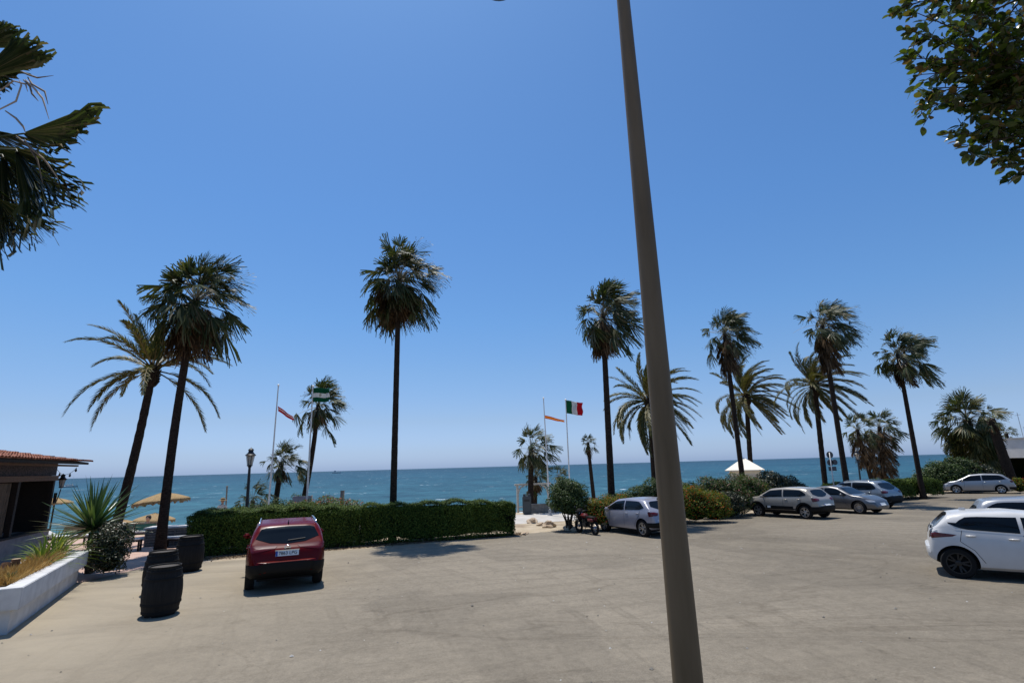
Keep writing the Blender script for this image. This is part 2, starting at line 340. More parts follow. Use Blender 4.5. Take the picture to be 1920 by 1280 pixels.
SUN_EL, SUN_AZ = R_(73), R_(-29)
def build_light():
    w = bpy.data.worlds.new('World'); sc.world = w; w.use_nodes = True
    nt = w.node_tree; bg = nt.nodes['Background']
    sk = nt.nodes.new('ShaderNodeTexSky'); sk.sky_type = 'NISHITA'; sk.sun_disc = False
    sk.sun_elevation = SUN_EL; sk.sun_rotation = SUN_AZ; sk.altitude = 0
    sk.air_density = 1.0; sk.dust_density = .7; sk.ozone_density = 2.3
    tn = nt.nodes.new('ShaderNodeMix'); tn.data_type = 'RGBA'; tn.blend_type = 'MULTIPLY'; tn.inputs[0].default_value = 1; tc = nt.nodes.new('ShaderNodeTexCoord'); sp = nt.nodes.new('ShaderNodeSeparateXYZ'); nt.links.new(tc.outputs['Generated'], sp.inputs[0])
    cr = nt.nodes.new('ShaderNodeValToRGB'); e = cr.color_ramp.elements
    e[0].position = 0; e[0].color = (.86, 1.22, 2.30, 1); e[1].position = .45; e[1].color = (.775, 1.225, 1.63, 1)
    for p_, c_ in ((.03, (.87, 1.12, 1.86, 1)), (.087, (.91, 1.06, 1.44, 1)), (.175, (.88, 1.135, 1.44, 1)), (.27, (.81, 1.195, 1.54, 1))):
        x = e.new(p_); x.color = c_
    nt.links.new(sp.outputs[2], cr.inputs[0]); nt.links.new(cr.outputs[0], tn.inputs[7])
    nt.links.new(sk.outputs[0], tn.inputs[6]); nt.links.new(tn.outputs[2], bg.inputs[0]); bg.inputs[1].default_value = .085
    ld = bpy.data.lights.new('sun', 'SUN'); ld.energy = 5.0; ld.angle = R_(.53); ld.color = (1, .955, .88)
    o = bpy.data.objects.new('sun', ld); COL.objects.link(o)
    d = Vector((math.sin(SUN_AZ) * math.cos(SUN_EL), math.cos(SUN_AZ) * math.cos(SUN_EL), math.sin(SUN_EL)))
    o.rotation_euler = d.to_track_quat('Z', 'Y').to_euler(); o.location = d * 60
    cd = bpy.data.cameras.new('camera'); cam = bpy.data.objects.new('camera', cd); COL.objects.link(cam)
    cd.sensor_fit = 'HORIZONTAL'; cd.sensor_width = 36; cd.lens = FPX / 1920 * 36; cd.clip_start = .05; cd.clip_end = 30000
    mw = Matrix.Identity(4)
    for i, a in enumerate((CR, CU, -_F)):
        for j in range(3): mw[j][i] = a[j]
    mw.translation = CAM; cam.matrix_world = mw; sc.camera = cam
    vs = sc.view_settings; vs.view_transform = 'Standard'; vs.look = 'None'; vs.exposure = 0; vs.gamma = 1; vs.use_curve_mapping = False
# ---------------------------------------------------------------- palms
def vec(*a): return np.array(a, dtype=float)
def nrm(a): return a / max(np.linalg.norm(a), 1e-9)
class NP:
    def __init__(s): s.V = []; s.F = []; s.k = 0
    def add(s, V, F): s.V.append(V); s.F.append(F + s.k); s.k += len(V)
    def mesh(s, name, m, parent, smooth=False): return npmesh(name, np.concatenate(s.V), np.concatenate(s.F), m, parent, smooth)
def ribbon(out, pts, w, side):
    """thin four-sided stalk"""
    pts = np.asarray(pts); n = len(pts); w = np.asarray(w).reshape(-1, 1)
    t = unit(np.gradient(pts, axis=0)); a = unit(np.cross(t, np.asarray(side) + .001)); b = np.cross(t, a)
    V = np.stack([pts + a * w, pts + b * w, pts - a * w, pts - b * w], 1).reshape(-1, 3)
    F = [(i * 4 + k, i * 4 + (k + 1) % 4, i * 4 + 4 + (k + 1) % 4, i * 4 + 4 + k) for i in range(n - 1) for k in range(4)]
    out.add(V, np.array(F))
def fan(out, hub, d, n, R, span, ns, droop, wind, rng, fold=0.0, tipw=1.0):
    s = np.cross(d, n)
    a = np.linspace(-span, span, ns) + rng.normal(size=ns) * .03
    da = 2 * span / ns
    lenf = (1 - .28 * (np.abs(a) / 2.2) ** 2) * rng.uniform(.82, 1.08, ns)
    rs = np.array([.05, .42, .68, .87, 1.0]); hw = np.array([.012, .44, .36, .20, .008]) * da * np.array([1, .42, .62 * (.5 + .5 * tipw), .8 * tipw, 1])
    dirs = np.cos(a)[:, None] * d + np.sin(a)[:, None] * s - fold * np.abs(np.sin(a))[:, None] * n
    dirs = unit(dirs)
    perp = unit(np.cross(n, dirs))
    q = rs[None, :, None] * lenf[:, None, None] * R
    pos = hub + dirs[:, None, :] * q
    bend = (np.clip(rs - .35, 0, 1) ** 1.7)[None, :, None] * R * rng.uniform(.35, 2.0, (ns, 1, 1))
    pos = pos + bend * (vec(0, 0, -droop) + wind * .9)
    pos[:, 3:, :] += rng.normal(size=(ns, 2, 3)) * R * .03
    ple = n * (R * .018)
    h = hw[None, :, None] * R
    A = pos + perp[:, None, :] * h + ple; B = pos - perp[:, None, :] * h - ple
    V = np.stack([A, B], 2).reshape(-1, 3); k = len(rs)
    F = [(i * 2 * k + 2 * j, i * 2 * k + 2 * j + 1, i * 2 * k + 2 * j + 3, i * 2 * k + 2 * j + 2) for i in range(ns) for j in range(k - 1)]
    out.add(V, np.array(F))
def trunk_mb(base, top, r0, r1, bow, rng, flare=1.3, bumps=.028):
    mb = MB(); pts = []; rad = []; n = max(16, int((top - base).length * 4))
    bv = Vector(bow)
    for i in range(n + 1):
        t = i / n
        p = base.lerp(top, t) + bv * math.sin(math.pi * t)
        pts.append(p); f = 1 + (flare - 1) * math.exp(-t * 16)
        rad.append((r0 + (r1 - r0) * t) * f * (1 + bumps * (rng.random() - .3) + bumps * (i % 2)))
    mb.tube(pts, rad, 12)
    return mb
def fan_palm(label, base, top, r0, r1, cr, ng=46, nd=40, skirt=1.0, seed=0, wind=(.5, 0, 0), bow=(0, 0, 0), group='fan palms along the seafront', ns=22, up=1.25, name='fan_palm', fat=1.0, el_lo=-34, pale=False, prune=0, skirt_mat='frond_dry', skip=None, extra=None):
    rng = np.random.default_rng(seed); rr = random.Random(seed)
    t = thing(name, label, 'palm tree', base, 0, group)
    top = Vector(top) - Vector(base); wind = np.array(wind, float)
    trunk_mb(Vector((0, 0, -.15)), top, r0 * .86, r1 * .86, bow, rr).build('trunk', M['trunk_pale' if pale else 'trunk'], t, True)
    tt = np.array(top); tdir = np.array((top).normalized())
    out = NP(); stk = NP(); ng = int(ng * 1.22)
    for i in range(ng):
        u = (i + .5) / ng
        el = R_(84 + (el_lo - 84) * u ** .85 + rng.normal() * 8); az = i * 2.39996 + rng.normal() * .25
        d = vec(math.cos(el) * math.cos(az), math.cos(el) * math.sin(az), math.sin(el) * up)
        d = nrm(d + wind * .28 + rng.normal(size=3) * .10)
        if prune and d[0] < -.2 and rng.random() < prune: continue
        if skip and skip(d): continue
        Lp = cr * rng.uniform(.32, .84); R = cr * rng.uniform(.34, .56)
        if math.sin(3 * az + seed) + math.sin(2.3 * el * 2 + seed * 1.7 + az) > 1.15: continue
        c0 = tt - tdir * u * .35 * min(1, cr * .5)
        dr = .10 + .35 * u
        pts = [c0 + d * Lp * k + vec(0, 0, -dr) * Lp * k * k * .5 + wind * Lp * .25 * k * k for k in (0, .35, .7, 1)]
        ribbon(stk, pts, [.022 * cr / 2, .016 * cr / 2, .012 * cr / 2, .009 * cr / 2], (0, 0, 1))
        d2 = nrm(d + vec(0, 0, -.13 - .66 * u) + wind * .55 + rng.normal(size=3) * .14)
        nn = vec(0, 0, 1) + wind * -.3 + rng.normal(size=3) * .38
        if abs(d2[2]) > .9: nn = vec(-math.cos(az), -math.sin(az), .2)
        nn = nrm(nn - d2 * nn.dot(d2))
        fan(out, pts[-1], d2, nn, R, rng.uniform(.85, 1.6) * (1 - .25 * u), ns, .14 + .52 * u, wind * 1.0, rng, .3 + .7 * rng.random())
    for i in range(7 if cr > 1.6 and not extra else 0):      # thin bare flower stalks sticking out of the crown
        el = R_(rng.uniform(5, 65)); az = rng.uniform(1.9, 4.4) if i < 5 else rng.uniform(-1, 1)
        d = vec(math.cos(el) * math.cos(az), math.cos(el) * math.sin(az), math.sin(el)); l = cr * rng.uniform(.9, 1.25)
        ribbon(stk, [tt + d * l * k + (vec(0, 0, -.38) + wind * .25) * l * k * k for k in (0, .3, .55, .8, 1)], [.016, .013, .011, .008, .004], (0, 0, 1))
    stk.mesh('leaf_stalks', M['stalk'], t)
    if extra: extra(out, rng, np.array(t.location))
    out.mesh('crown', M['frond'], t)
    if nd:
        nd = int(nd * 1.2); out = NP()
        for i in range(nd):
            u = (i + .5) / nd; az = i * 2.39996 + rng.normal() * .3
            c0 = tt - tdir * (.25 + u * skirt)
            sp = rng.uniform(.25, .75) * (1 - .45 * u) * fat
            d = nrm(vec(math.cos(az) * sp, math.sin(az) * sp, -1) + wind * .22)
            Lp = cr * rng.uniform(.18, .34); R = cr * rng.uniform(.36, .5)
            p1 = c0 + vec(math.cos(az), math.sin(az), .1) * Lp * .5 * fat + d * Lp * .5
            ribbon(out, [c0, c0 + (p1 - c0) * .5 + vec(0, 0, .05), p1], [.014, .011, .008], (0, 0, 1))
            nn = vec(math.cos(az), math.sin(az), .3); nn = nrm(nn - d * nn.dot(d))
            fan(out, p1, d, nn, R, rng.uniform(.35, .7), max(8, ns // 2), .3, wind * .5, rng, .5)
        out.mesh('dead_frond_skirt', M[skirt_mat], t)
    return t
def date_palm(label, base, top, r0, r1, Lf, nf=46, seed=0, wind=(.4, 0, 0), bow=(0, 0, 0), el_lo=-38, drop=None):
    rng = np.random.default_rng(seed); rr = random.Random(seed)
    t = thing('date_palm', label, 'palm tree', base, 0, 'feather-leaved date palms')
    top = Vector(top) - Vector(base); wind = np.array(wind, float)
    trunk_mb(Vector((0, 0, -.15)), top, r0 * .88, r1 * .88, bow, rr, 1.3, .06).build('trunk', M['trunk'], t, True)
    mb = MB()      # stubs of cut leaf stalks under the crown
    for i in range(46):
        a = i * 2.4; z = -.75 + i * .02
        p = top + Vector((math.cos(a) * r1, math.sin(a) * r1, z)); q = p + Vector((math.cos(a) * .16, math.sin(a) * .16, .22))
        mb.tube([p, q], [.06, .03], 5)
    mb.lathe([(r1 * .9, -.8), (r1 * 1.6, -.45), (r1 * 1.75, -.1), (r1 * 1.1, .2), (.02, .3)], 12, top)
    mb.build('leaf_base_boss', M['trunk'], t, True)
    out = NP(); core = NP(); tt = np.array(top)
    for i in range(nf):
        u = (i + .5) / nf
        el = R_(86 + (el_lo - 86) * u ** .95 + rng.normal() * 7); az = i * 2.39996 + rng.normal() * .3
        d = vec(math.cos(el) * math.cos(az), math.cos(el) * math.sin(az), math.sin(el))
        if drop and drop(d, u, rng): continue
        ln = Lf * rng.uniform(.8, 1.1) * (.8 + .2 * min(1, u * 3)); ns = 40; st = ln / ns
        p = tt + d * .15; pts = []; ds = []
        g = .013 + .018 * u; dd = nrm(d + wind * .1)
        for k in range(ns + 1):
            pts.append(p.copy()); ds.append(dd.copy())
            f = k / ns
            dd = nrm(dd + vec(0, 0, -g * (.5 + 2.0 * f)) + wind * (.012 + .05 * f))
            p = p + dd * st
        pts = np.array(pts); ds = np.array(ds)
        ribbon(core if u < .35 else out, pts[::4], np.linspace(.030, .006, len(pts[::4])) * Lf / 3, (0, 0, 1))
        idx = np.arange(5, ns + 1); f = idx / ns
        side = unit(np.cross(ds[idx], vec(0, 0, 1) + rng.normal(size=3) * .2 + 1e-3))
        upv = np.cross(side, ds[idx])
        ll = Lf * .150 * np.sin(np.pi * np.clip(.18 + f * .75, 0, 1)) ** .7
        for sg in (-1, 1):
            for lay in (0, 1):
                r = rng.normal(size=(len(idx), 3)) * .12
                dl = unit(ds[idx] * (1.15 + .5 * f[:, None]) + sg * side * .62 + upv * (.5 if lay else .05) + vec(0, 0, -.16) + wind * .22 + r)
                b = pts[idx] + ds[idx] * st * .5 * lay; L3 = (ll * rng.uniform(.8, 1.15, len(idx)))[:, None]
                w = unit(np.cross(dl, upv)) * (.022 * Lf / 3)
                mid = b + dl * L3 * .45; tip = b + dl * L3 + vec(0, 0, -.10) * L3 + wind * .12 * L3
                V = np.stack([b, mid + w, tip, mid - w], 1).reshape(-1, 3)
                out.add(V, np.arange(len(V)).reshape(-1, 4))
    out.mesh('crown', M['date'], t)
    if core.V: core.mesh('young_frond_stalks', M['date_core'], t)
    return t

# ---------------------------------------------------------------- hedges, shrubs, grasses
def hedge(label, a, b, width, height, n, leaf, seed=0, lift=.22, group='clipped box hedges', ragged=.05, mt='hedge', taper=0):
    """a clipped hedge from a to b; a and b run along its middle on the ground"""
    rng = np.random.default_rng(seed)
    mid = (a + b) / 2; dv = (b - a); ln = dv.length
    t = thing('hedge', label, 'hedge', mid, math.atan2(dv.y, dv.x), group)
    sl = SL * dv.y / ln
    pts = []; nr = []
    A = dict(front=ln * height, back=ln * height * .35, top=ln * width, e0=width * height, e1=width * height); tot = sum(A.values())
    for k, ar in A.items():
        m = int(n * ar / tot); r = rng.random((m, 2))
        if k in ('front', 'back'):
            s = -1 if k == 'front' else 1
            p = np.stack([(r[:, 0] - .5) * ln, np.full(m, s * width / 2), lift + r[:, 1] * (height - lift)], 1); q = np.tile(vec(0, s, -.12) * 1.6, (m, 1))
        elif k == 'top':
            p = np.stack([(r[:, 0] - .5) * ln, (r[:, 1] - .5) * width, np.full(m, height)], 1); q = np.tile(vec(0, 0, 1), (m, 1))
        else:
            s = -1 if k == 'e0' else 1
            p = np.stack([np.full(m, s * ln / 2), (r[:, 0] - .5) * width, lift + r[:, 1] * (height - lift)], 1); q = np.tile(vec(s, 0, .1), (m, 1))
        pts.append(p); nr.append(q * (2.6 if k == 'top' else 1))
    p = np.concatenate(pts); q = np.concatenate(nr)
    # rounded shoulders, lumps, ragged foot
    lump = .075 * np.sin(p[:, 0] * 1.3 + seed) * np.sin(p[:, 0] * .37 + 1) + .05 * np.sin(p[:, 0] * 5.3 + p[:, 2] * 3) + .03 * np.sin(p[:, 1] * 6 + p[:, 0] * 1.3)
    p = p + unit(q) * lump[:, None] * (ragged / .05)
    sh = np.clip((p[:, 2] - (height - .16)) / .16, 0, 1) ** 2
    p[:, 1] *= 1 - .16 * sh * (np.abs(p[:, 1]) > width * .35)
    p[:, 2] -= .10 * np.clip((np.abs(p[:, 1]) / (width / 2) - .75) * 4, 0, 1) ** 2 * sh
    p[:, 2] -= .10 * np.clip((np.abs(p[:, 0]) - (ln / 2 - .35)) / .35, 0, 1) ** 2 * sh
    foot = (p[:, 2] < lift + .16) & (rng.random(len(p)) < .25 + .6 * np.sin(p[:, 0] * 3.1 + seed) * np.sin(p[:, 0] * 1.27))
    p[:, 2] = lift + (p[:, 2] - lift) * (1 + taper * p[:, 0] / (ln / 2))
    keep = ~foot; p = p[keep]; q = q[keep]
    p += rng.normal(size=p.shape) * ragged * .55 + unit(q) * rng.exponential(.016, (len(p), 1)); p[:, 2] += sl * p[:, 0]
    V, F = leaves(p, q, leaf, leaf * .5, rng, .75)
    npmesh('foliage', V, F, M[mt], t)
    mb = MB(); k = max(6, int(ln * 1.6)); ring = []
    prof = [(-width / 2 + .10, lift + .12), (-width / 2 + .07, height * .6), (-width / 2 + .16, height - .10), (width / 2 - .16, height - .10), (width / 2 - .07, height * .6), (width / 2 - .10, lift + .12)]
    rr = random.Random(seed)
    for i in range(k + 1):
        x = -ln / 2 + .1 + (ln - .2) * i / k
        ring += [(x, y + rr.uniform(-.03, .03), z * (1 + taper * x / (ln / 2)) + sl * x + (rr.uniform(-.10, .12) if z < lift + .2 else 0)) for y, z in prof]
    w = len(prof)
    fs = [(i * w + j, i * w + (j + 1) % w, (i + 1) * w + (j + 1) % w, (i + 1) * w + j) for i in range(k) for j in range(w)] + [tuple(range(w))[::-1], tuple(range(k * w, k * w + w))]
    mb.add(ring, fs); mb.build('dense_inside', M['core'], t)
    for i in range(int(ln * 1.5)):
        mb = MB()
        x = rr.uniform(-ln / 2 + .15, ln / 2 - .15); y = rr.uniform(-width * .3, width * .3); z = sl * x
        mb.tube([(x, y, z - .05), (x + rr.uniform(-.06, .06), y + rr.uniform(-.06, .06), z + lift * .7), (x + rr.uniform(-.12, .12), y + rr.uniform(-.12, .12), z + lift + .25)], [.03, .024, .018], 5)
        mb.build('stem', M['bark'], t)
    return t
def shrub(name, label, cat, base, lumps, mt, n, leaf, seed=0, group=None, core=.72, stem=None, asp=.45, flowers=None, lseg=None):
    """lumps: (x, y, z, rx, ry, rz) about base"""
    rng = np.random.default_rng(seed)
    t = thing(name, label, cat, base, 0, group)
    vol = np.array([l[3] * l[5] + l[4] * l[5] for l in lumps]); cnt = (n * vol / vol.sum()).astype(int)
    P_, Q_ = [], []; mb = MB()
    for l, m in zip(lumps, cnt):
        c = np.array(l[:3]); r = np.array(l[3:6])
        d = unit(rng.normal(size=(m, 3))); d[:, 2] = np.where(d[:, 2] < -.55, -d[:, 2], d[:, 2])
        ph = rng.uniform(0, 6, 3)
        nz = 1 + .13 * np.sin(d[:, 0] * 6 + ph[0]) * np.sin(d[:, 1] * 7 + ph[1]) + .11 * np.sin(d[:, 2] * 9 + ph[2] + d[:, 0] * 4)
        rad = (1 - .38 * rng.random(m) ** 2.2) * nz + rng.exponential(.035, m)
        p = c + d * r * rad[:, None]
        k = p[:, 2] > .02; P_.append(p[k]); Q_.append(unit(d / r)[k])
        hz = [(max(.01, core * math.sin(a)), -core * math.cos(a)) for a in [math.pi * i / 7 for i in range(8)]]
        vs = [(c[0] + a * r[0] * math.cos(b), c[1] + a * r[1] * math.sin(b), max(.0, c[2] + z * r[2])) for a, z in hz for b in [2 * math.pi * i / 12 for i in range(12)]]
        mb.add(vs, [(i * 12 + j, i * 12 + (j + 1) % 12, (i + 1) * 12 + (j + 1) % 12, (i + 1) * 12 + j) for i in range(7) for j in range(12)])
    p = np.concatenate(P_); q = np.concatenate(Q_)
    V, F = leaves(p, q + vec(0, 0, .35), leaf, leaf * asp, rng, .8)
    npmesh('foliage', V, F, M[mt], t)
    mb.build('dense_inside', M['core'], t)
    if stem:
        rr = random.Random(seed)
        for k in range(stem[0]):
            s = MB()
            a = k * 2.4; x, y = math.cos(a) * stem[1], math.sin(a) * stem[1]
            s.tube([(x * .5, y * .5, -.05), (x * .8, y * .8, stem[2] * .5), (x * 1.5 + rr.uniform(-.1, .1), y * 1.5, stem[2])], [.045, .035, .025], 6)
            s.build('stem', M['bark'], t)
    return t
def blades(out, c, n, ln, w, rng, lo, hi, curve, segs=4, wind=(0, 0, 0), stiff=1.0):
    """long pointed leaves from one spot"""
    f = np.linspace(0, 1, segs + 1); wd = w * np.array([.75, 1, .85, .55, .03])[:segs + 1] if segs == 4 else w * (1 - f ** 1.5 * .97)
    for i in range(n):
        u = (i + .5) / n; el = R_(hi + (lo - hi) * u + rng.normal() * 5); az = i * 2.39996 + rng.normal() * .2
        d = vec(math.cos(el) * math.cos(az), math.cos(el) * math.sin(az), math.sin(el)); l = ln * rng.uniform(.75, 1.1)
        pts = c + d * (f * l)[:, None] + (f ** 2)[:, None] * l * (vec(0, 0, -curve) + np.array(wind))
        s = nrm(np.cross(d, vec(0, 0, 1) + rng.normal(size=3) * .15)); up = np.cross(s, d)
        A = pts + s * wd[:, None] + up * (wd * .5)[:, None]; B = pts - s * wd[:, None] + up * (wd * .5)[:, None]
        V = np.concatenate([A, pts, B]); k = segs + 1
        F = [(j, j + 1, k + j + 1, k + j) for j in range(segs)] + [(k + j, k + j + 1, 2 * k + j + 1, 2 * k + j) for j in range(segs)]
        out.add(V, np.array(F))
# ---------------------------------------------------------------- cars
def interp(tab, x): return np.interp(x, [a for a, _ in tab], [b for _, b in tab])
def smooth(a, k=3):
    for _ in range(k):
        b = a.copy(); b[1:-1] = .25 * a[:-2] + .5 * a[1:-1] + .25 * a[2:]; a = b
    return a
class Car:
    """x runs from the tail (0) to the nose (L); built round its own middle on the ground"""
    def __init__(s, L_, W, H, wb, fo, rw, tail=1.0, hatch=(.10, .62), ws=(2.55, 3.4), hood=1.02, nose=.72, belt=(1.02, .93), boot=0, clr=.2, rear_low=.38, tumble=.27, tailbulge=.05, roofdrop=.09, dark=.27):
        s.L, s.W, s.H, s.wb, s.fo, s.rw = L_, W, H, wb, fo, rw; s.dark = dark
        s.ax = (L_ - fo - wb, L_ - fo)
        tail_x, roof_x = hatch
        top = [(0, tail - .32), (.035, tail - .10)]
        if boot: top += [(.10, tail - .02), (boot, tail + .02)]
        else: top += [(tail_x, tail)]
        top += [(roof_x, H - roofdrop), (roof_x + .28, H - roofdrop * .42), ((roof_x + ws[0]) / 2 + .15, H), (ws[0], H - .075), (ws[1], hood), (ws[1] + .45, hood - .05), (L_ - .35, nose + .05), (L_ - .10, nose - .06), (L_, nose - .28)]
        x = np.unique(np.concatenate([np.linspace(0, .5, 22), np.linspace(.5, L_ - .5, 64), np.linspace(L_ - .5, L_, 18)]))
        zt = smooth(interp(top, x), 2)
        bl = [(0, belt[0] - .30), (.05, belt[0] - .1), (.2, belt[0]), (ws[1] - .2, belt[1]), (L_ - .4, nose - .02), (L_ - .08, nose - .14), (L_, nose - .32)]
        zb = np.minimum(smooth(interp(bl, x), 2), zt - .035)
        wf = smooth(interp([(0, .80), (.06, .89), (.25, .965), (.7, 1), (L_ - 1.0, 1), (L_ - .5, .955), (L_ - .2, .85), (L_, .66)], x), 2) * W / 2
        z0 = smooth(interp([(0, rear_low), (.15, rear_low - .08), (.5, clr), (L_ - .5, clr), (L_, clr + .06)], x), 2)
        s.x, s.zt, s.zb = x, zt, zb
        rings = []
        for X, t_, b_, w, q in zip(x, zt, zb, wf, z0):
            g = t_ - b_; we = w * .955; ye = we - tumble * g - .015; mz = q + .55 * (b_ - q)
            r = [(0, q), (w * .55, q), (w * .86, q + .01), (w * .955, q + .07), (w * .985, q + .16), (w, mz), (w * .995, mz + .4 * (b_ - mz)), (w * .975, b_ - .06 * min(1, g * 4)), (we, b_)]
            k = min(1, g / .35)
            for f in (.3, .6, .85): r.append((we + (ye - we) * f + .03 * k * math.sin(math.pi * f), b_ + (g - .055 * k) * f))
            r += [(ye - .01, t_ - .062 * k), (ye - .045, t_ - .028 * k - .002), (ye * .85, t_ - .012 * k), (ye * .55, t_ - .003 * k), (0, t_)]
            full = [(X - L_ / 2, y, z) for y, z in r] + [(X - L_ / 2, -y, z) for y, z in r[-2:0:-1]]
            rings.append(full)
        n = len(rings[0]); V = [p for r in rings for p in r]; F = []
        for i in range(len(rings) - 1):
            for k in range(n): F.append((i * n + k, i * n + (k + 1) % n, (i + 1) * n + (k + 1) % n, (i + 1) * n + k))
        def cap(ring, sx, rev):
            c = np.mean(np.array(ring), axis=0); prev = [V.index(p) for p in ring]
            for sc_, b in ((.93, .45), (.75, .85), (.4, 1.0)):
                o = len(V); V.extend([(p[0] + sx * tailbulge * b, c[1] + (p[1] - c[1]) * sc_, c[2] + (p[2] - c[2]) * sc_) for p in ring])
                cur = list(range(o, o + n))
                for k in range(n):
                    q = (prev[k], prev[(k + 1) % n], cur[(k + 1) % n], cur[k]); F.append(q[::-1] if rev else q)
                prev = cur
            V.append((c[0] + sx * tailbulge, c[1], c[2])); e = len(V) - 1
            for k in range(n):
                q = (prev[k], prev[(k + 1) % n], e); F.append(q[::-1] if rev else q)
        cap(rings[0], -1, True); cap(rings[-1], 1, False)
        s.V, s.F = V, F
        s.bvh = BVHTree.FromPolygons([Vector(p) for p in V], F)
    def body(s, root, mpaint):
        me = bpy.data.meshes.new('body'); me.from_pydata(s.V, [], s.F); me.materials.append(mpaint); me.materials.append(M['blackplastic'])
        if s.dark:
            me.polygons.foreach_set('material_index', [1 if sum(s.V[i][2] for i in f) / len(f) < s.dark else 0 for f in s.F])
        bm = bmesh.new(); bm.from_mesh(me); bmesh.ops.recalc_face_normals(bm, faces=bm.faces); bm.to_mesh(me); bm.free()
        tmp = bpy.data.objects.new('tmp', me); COL.objects.link(tmp); cuts = []
        for ax in s.ax:
            for sg in (-1, 1):
                mb = MB(); mb.lathe([(s.rw + .055, -.18), (s.rw + .055, .22)], 40, (0, 0, 0), 1)
                c = mb.build('tmpcut', [mpaint, M['blackplastic']]); c.rotation_euler = (R_(90), 0, 0)
                c.location = (ax - s.L / 2, sg * (s.W / 2 - .02), s.rw + .005); cuts.append(c)
                md = tmp.modifiers.new('b', 'BOOLEAN'); md.operation = 'DIFFERENCE'; md.object = c; md.solver = 'EXACT'
        dg = bpy.context.evaluated_depsgraph_get(); dg.update()
        nm = bpy.data.meshes.new_from_object(tmp.evaluated_get(dg)); nm.name = 'body'
        for o in cuts + [tmp]: bpy.data.objects.remove(o, do_unlink=True)
        nm.polygons.foreach_set('use_smooth', [True] * len(nm.polygons)); nm.set_sharp_from_angle(angle=R_(32))
        return link('body', nm, root)
    def cast(s, o, d, off):
        h = s.bvh.ray_cast(Vector(o), Vector(d))
        if h[0] is None: return None
        nn = h[1] if h[1].dot(Vector(d)) < 0 else -h[1]
        return h[0] + nn * off
    def patch(s, name, root, m, pts, d, off=.006, rings=5, parent=None):
        """outline pts (3D, outside the body) laid onto the bodywork along d"""
        pts = [Vector(p) for p in pts]; dn = []
        for a, b in zip(pts, pts[1:] + pts[:1]):
            for k in range(4): dn.append(a.lerp(b, k / 4))
        c = sum(dn, Vector()) / len(dn); mb = MB(); n = len(dn); V = []; F = []
        for r in range(rings, 0, -1):
            for p in dn:
                q = s.cast(c.lerp(p, r / rings), d, off); V.append(q)
        V.append(s.cast(c, d, off))
        bad = [i for i, q in enumerate(V) if q is None]
        good = [q for q in V if q is not None]
        if not good: return None
        for i in bad:
            src = ([c.lerp(p, r / rings) for r in range(rings, 0, -1) for p in dn] + [c])[i]
            V[i] = min(good, key=lambda g: (g - src - Vector(d) * (g - src).dot(Vector(d))).length)
        for r in range(rings - 1):
            for k in range(n): F.append((r * n + k, r * n + (k + 1) % n, (r + 1) * n + (k + 1) % n, (r + 1) * n + k))
        o = (rings - 1) * n
        for k in range(n): F.append((o + k, o + (k + 1) % n, len(V) - 1))
        mb.add(V, F); bm = bmesh.new(); me = bpy.data.meshes.new(name); me.from_pydata(mb.v, [], mb.f)
        bm.from_mesh(me); bmesh.ops.remove_doubles(bm, verts=bm.verts, dist=.0005); bmesh.ops.recalc_face_normals(bm, faces=bm.faces)
        avg = sum((f.normal for f in bm.faces), Vector())
        if avg.dot(Vector(d)) > 0: bmesh.ops.reverse_faces(bm, faces=bm.faces)
        for f in bm.faces: f.smooth = True
        bm.to_mesh(me); bm.free(); me.materials.append(m)
        return link(name, me, parent or root)
    def strip(s, name, root, m, pts, d, w, off=.004, sub=6, wdir=None):
        """narrow band laid along pts"""
        pts = [Vector(p) for p in pts]; dn = []
        for a, b in zip(pts, pts[1:]):
            for k in range(sub): dn.append(a.lerp(b, k / sub))
        dn.append(pts[-1]); V = []; d = Vector(d)
        for i, p in enumerate(dn):
            t = (dn[min(i + 1, len(dn) - 1)] - dn[max(i - 1, 0)]).normalized(); q = Vector(wdir) if wdir else t.cross(d).normalized()
            for sg in (-1, 1):
                h = s.cast(p + q * w * sg / 2, d, off); V.append(h)
        pr = [(V[2 * i], V[2 * i + 1]) for i in range(len(dn))]; pr = [q for q in pr if q[0] is not None and q[1] is not None]
        if len(pr) < 2: return None
        dn = pr; V = [v for q in pr for v in q]; mb = MB(); mb.add(V, [(2 * i, 2 * i + 1, 2 * i + 3, 2 * i + 2) for i in range(len(dn) - 1)])
        return mb.build(name, m, root, True)
    def xz(s, x, sg, z): return (x - s.L / 2, sg * 3, z)
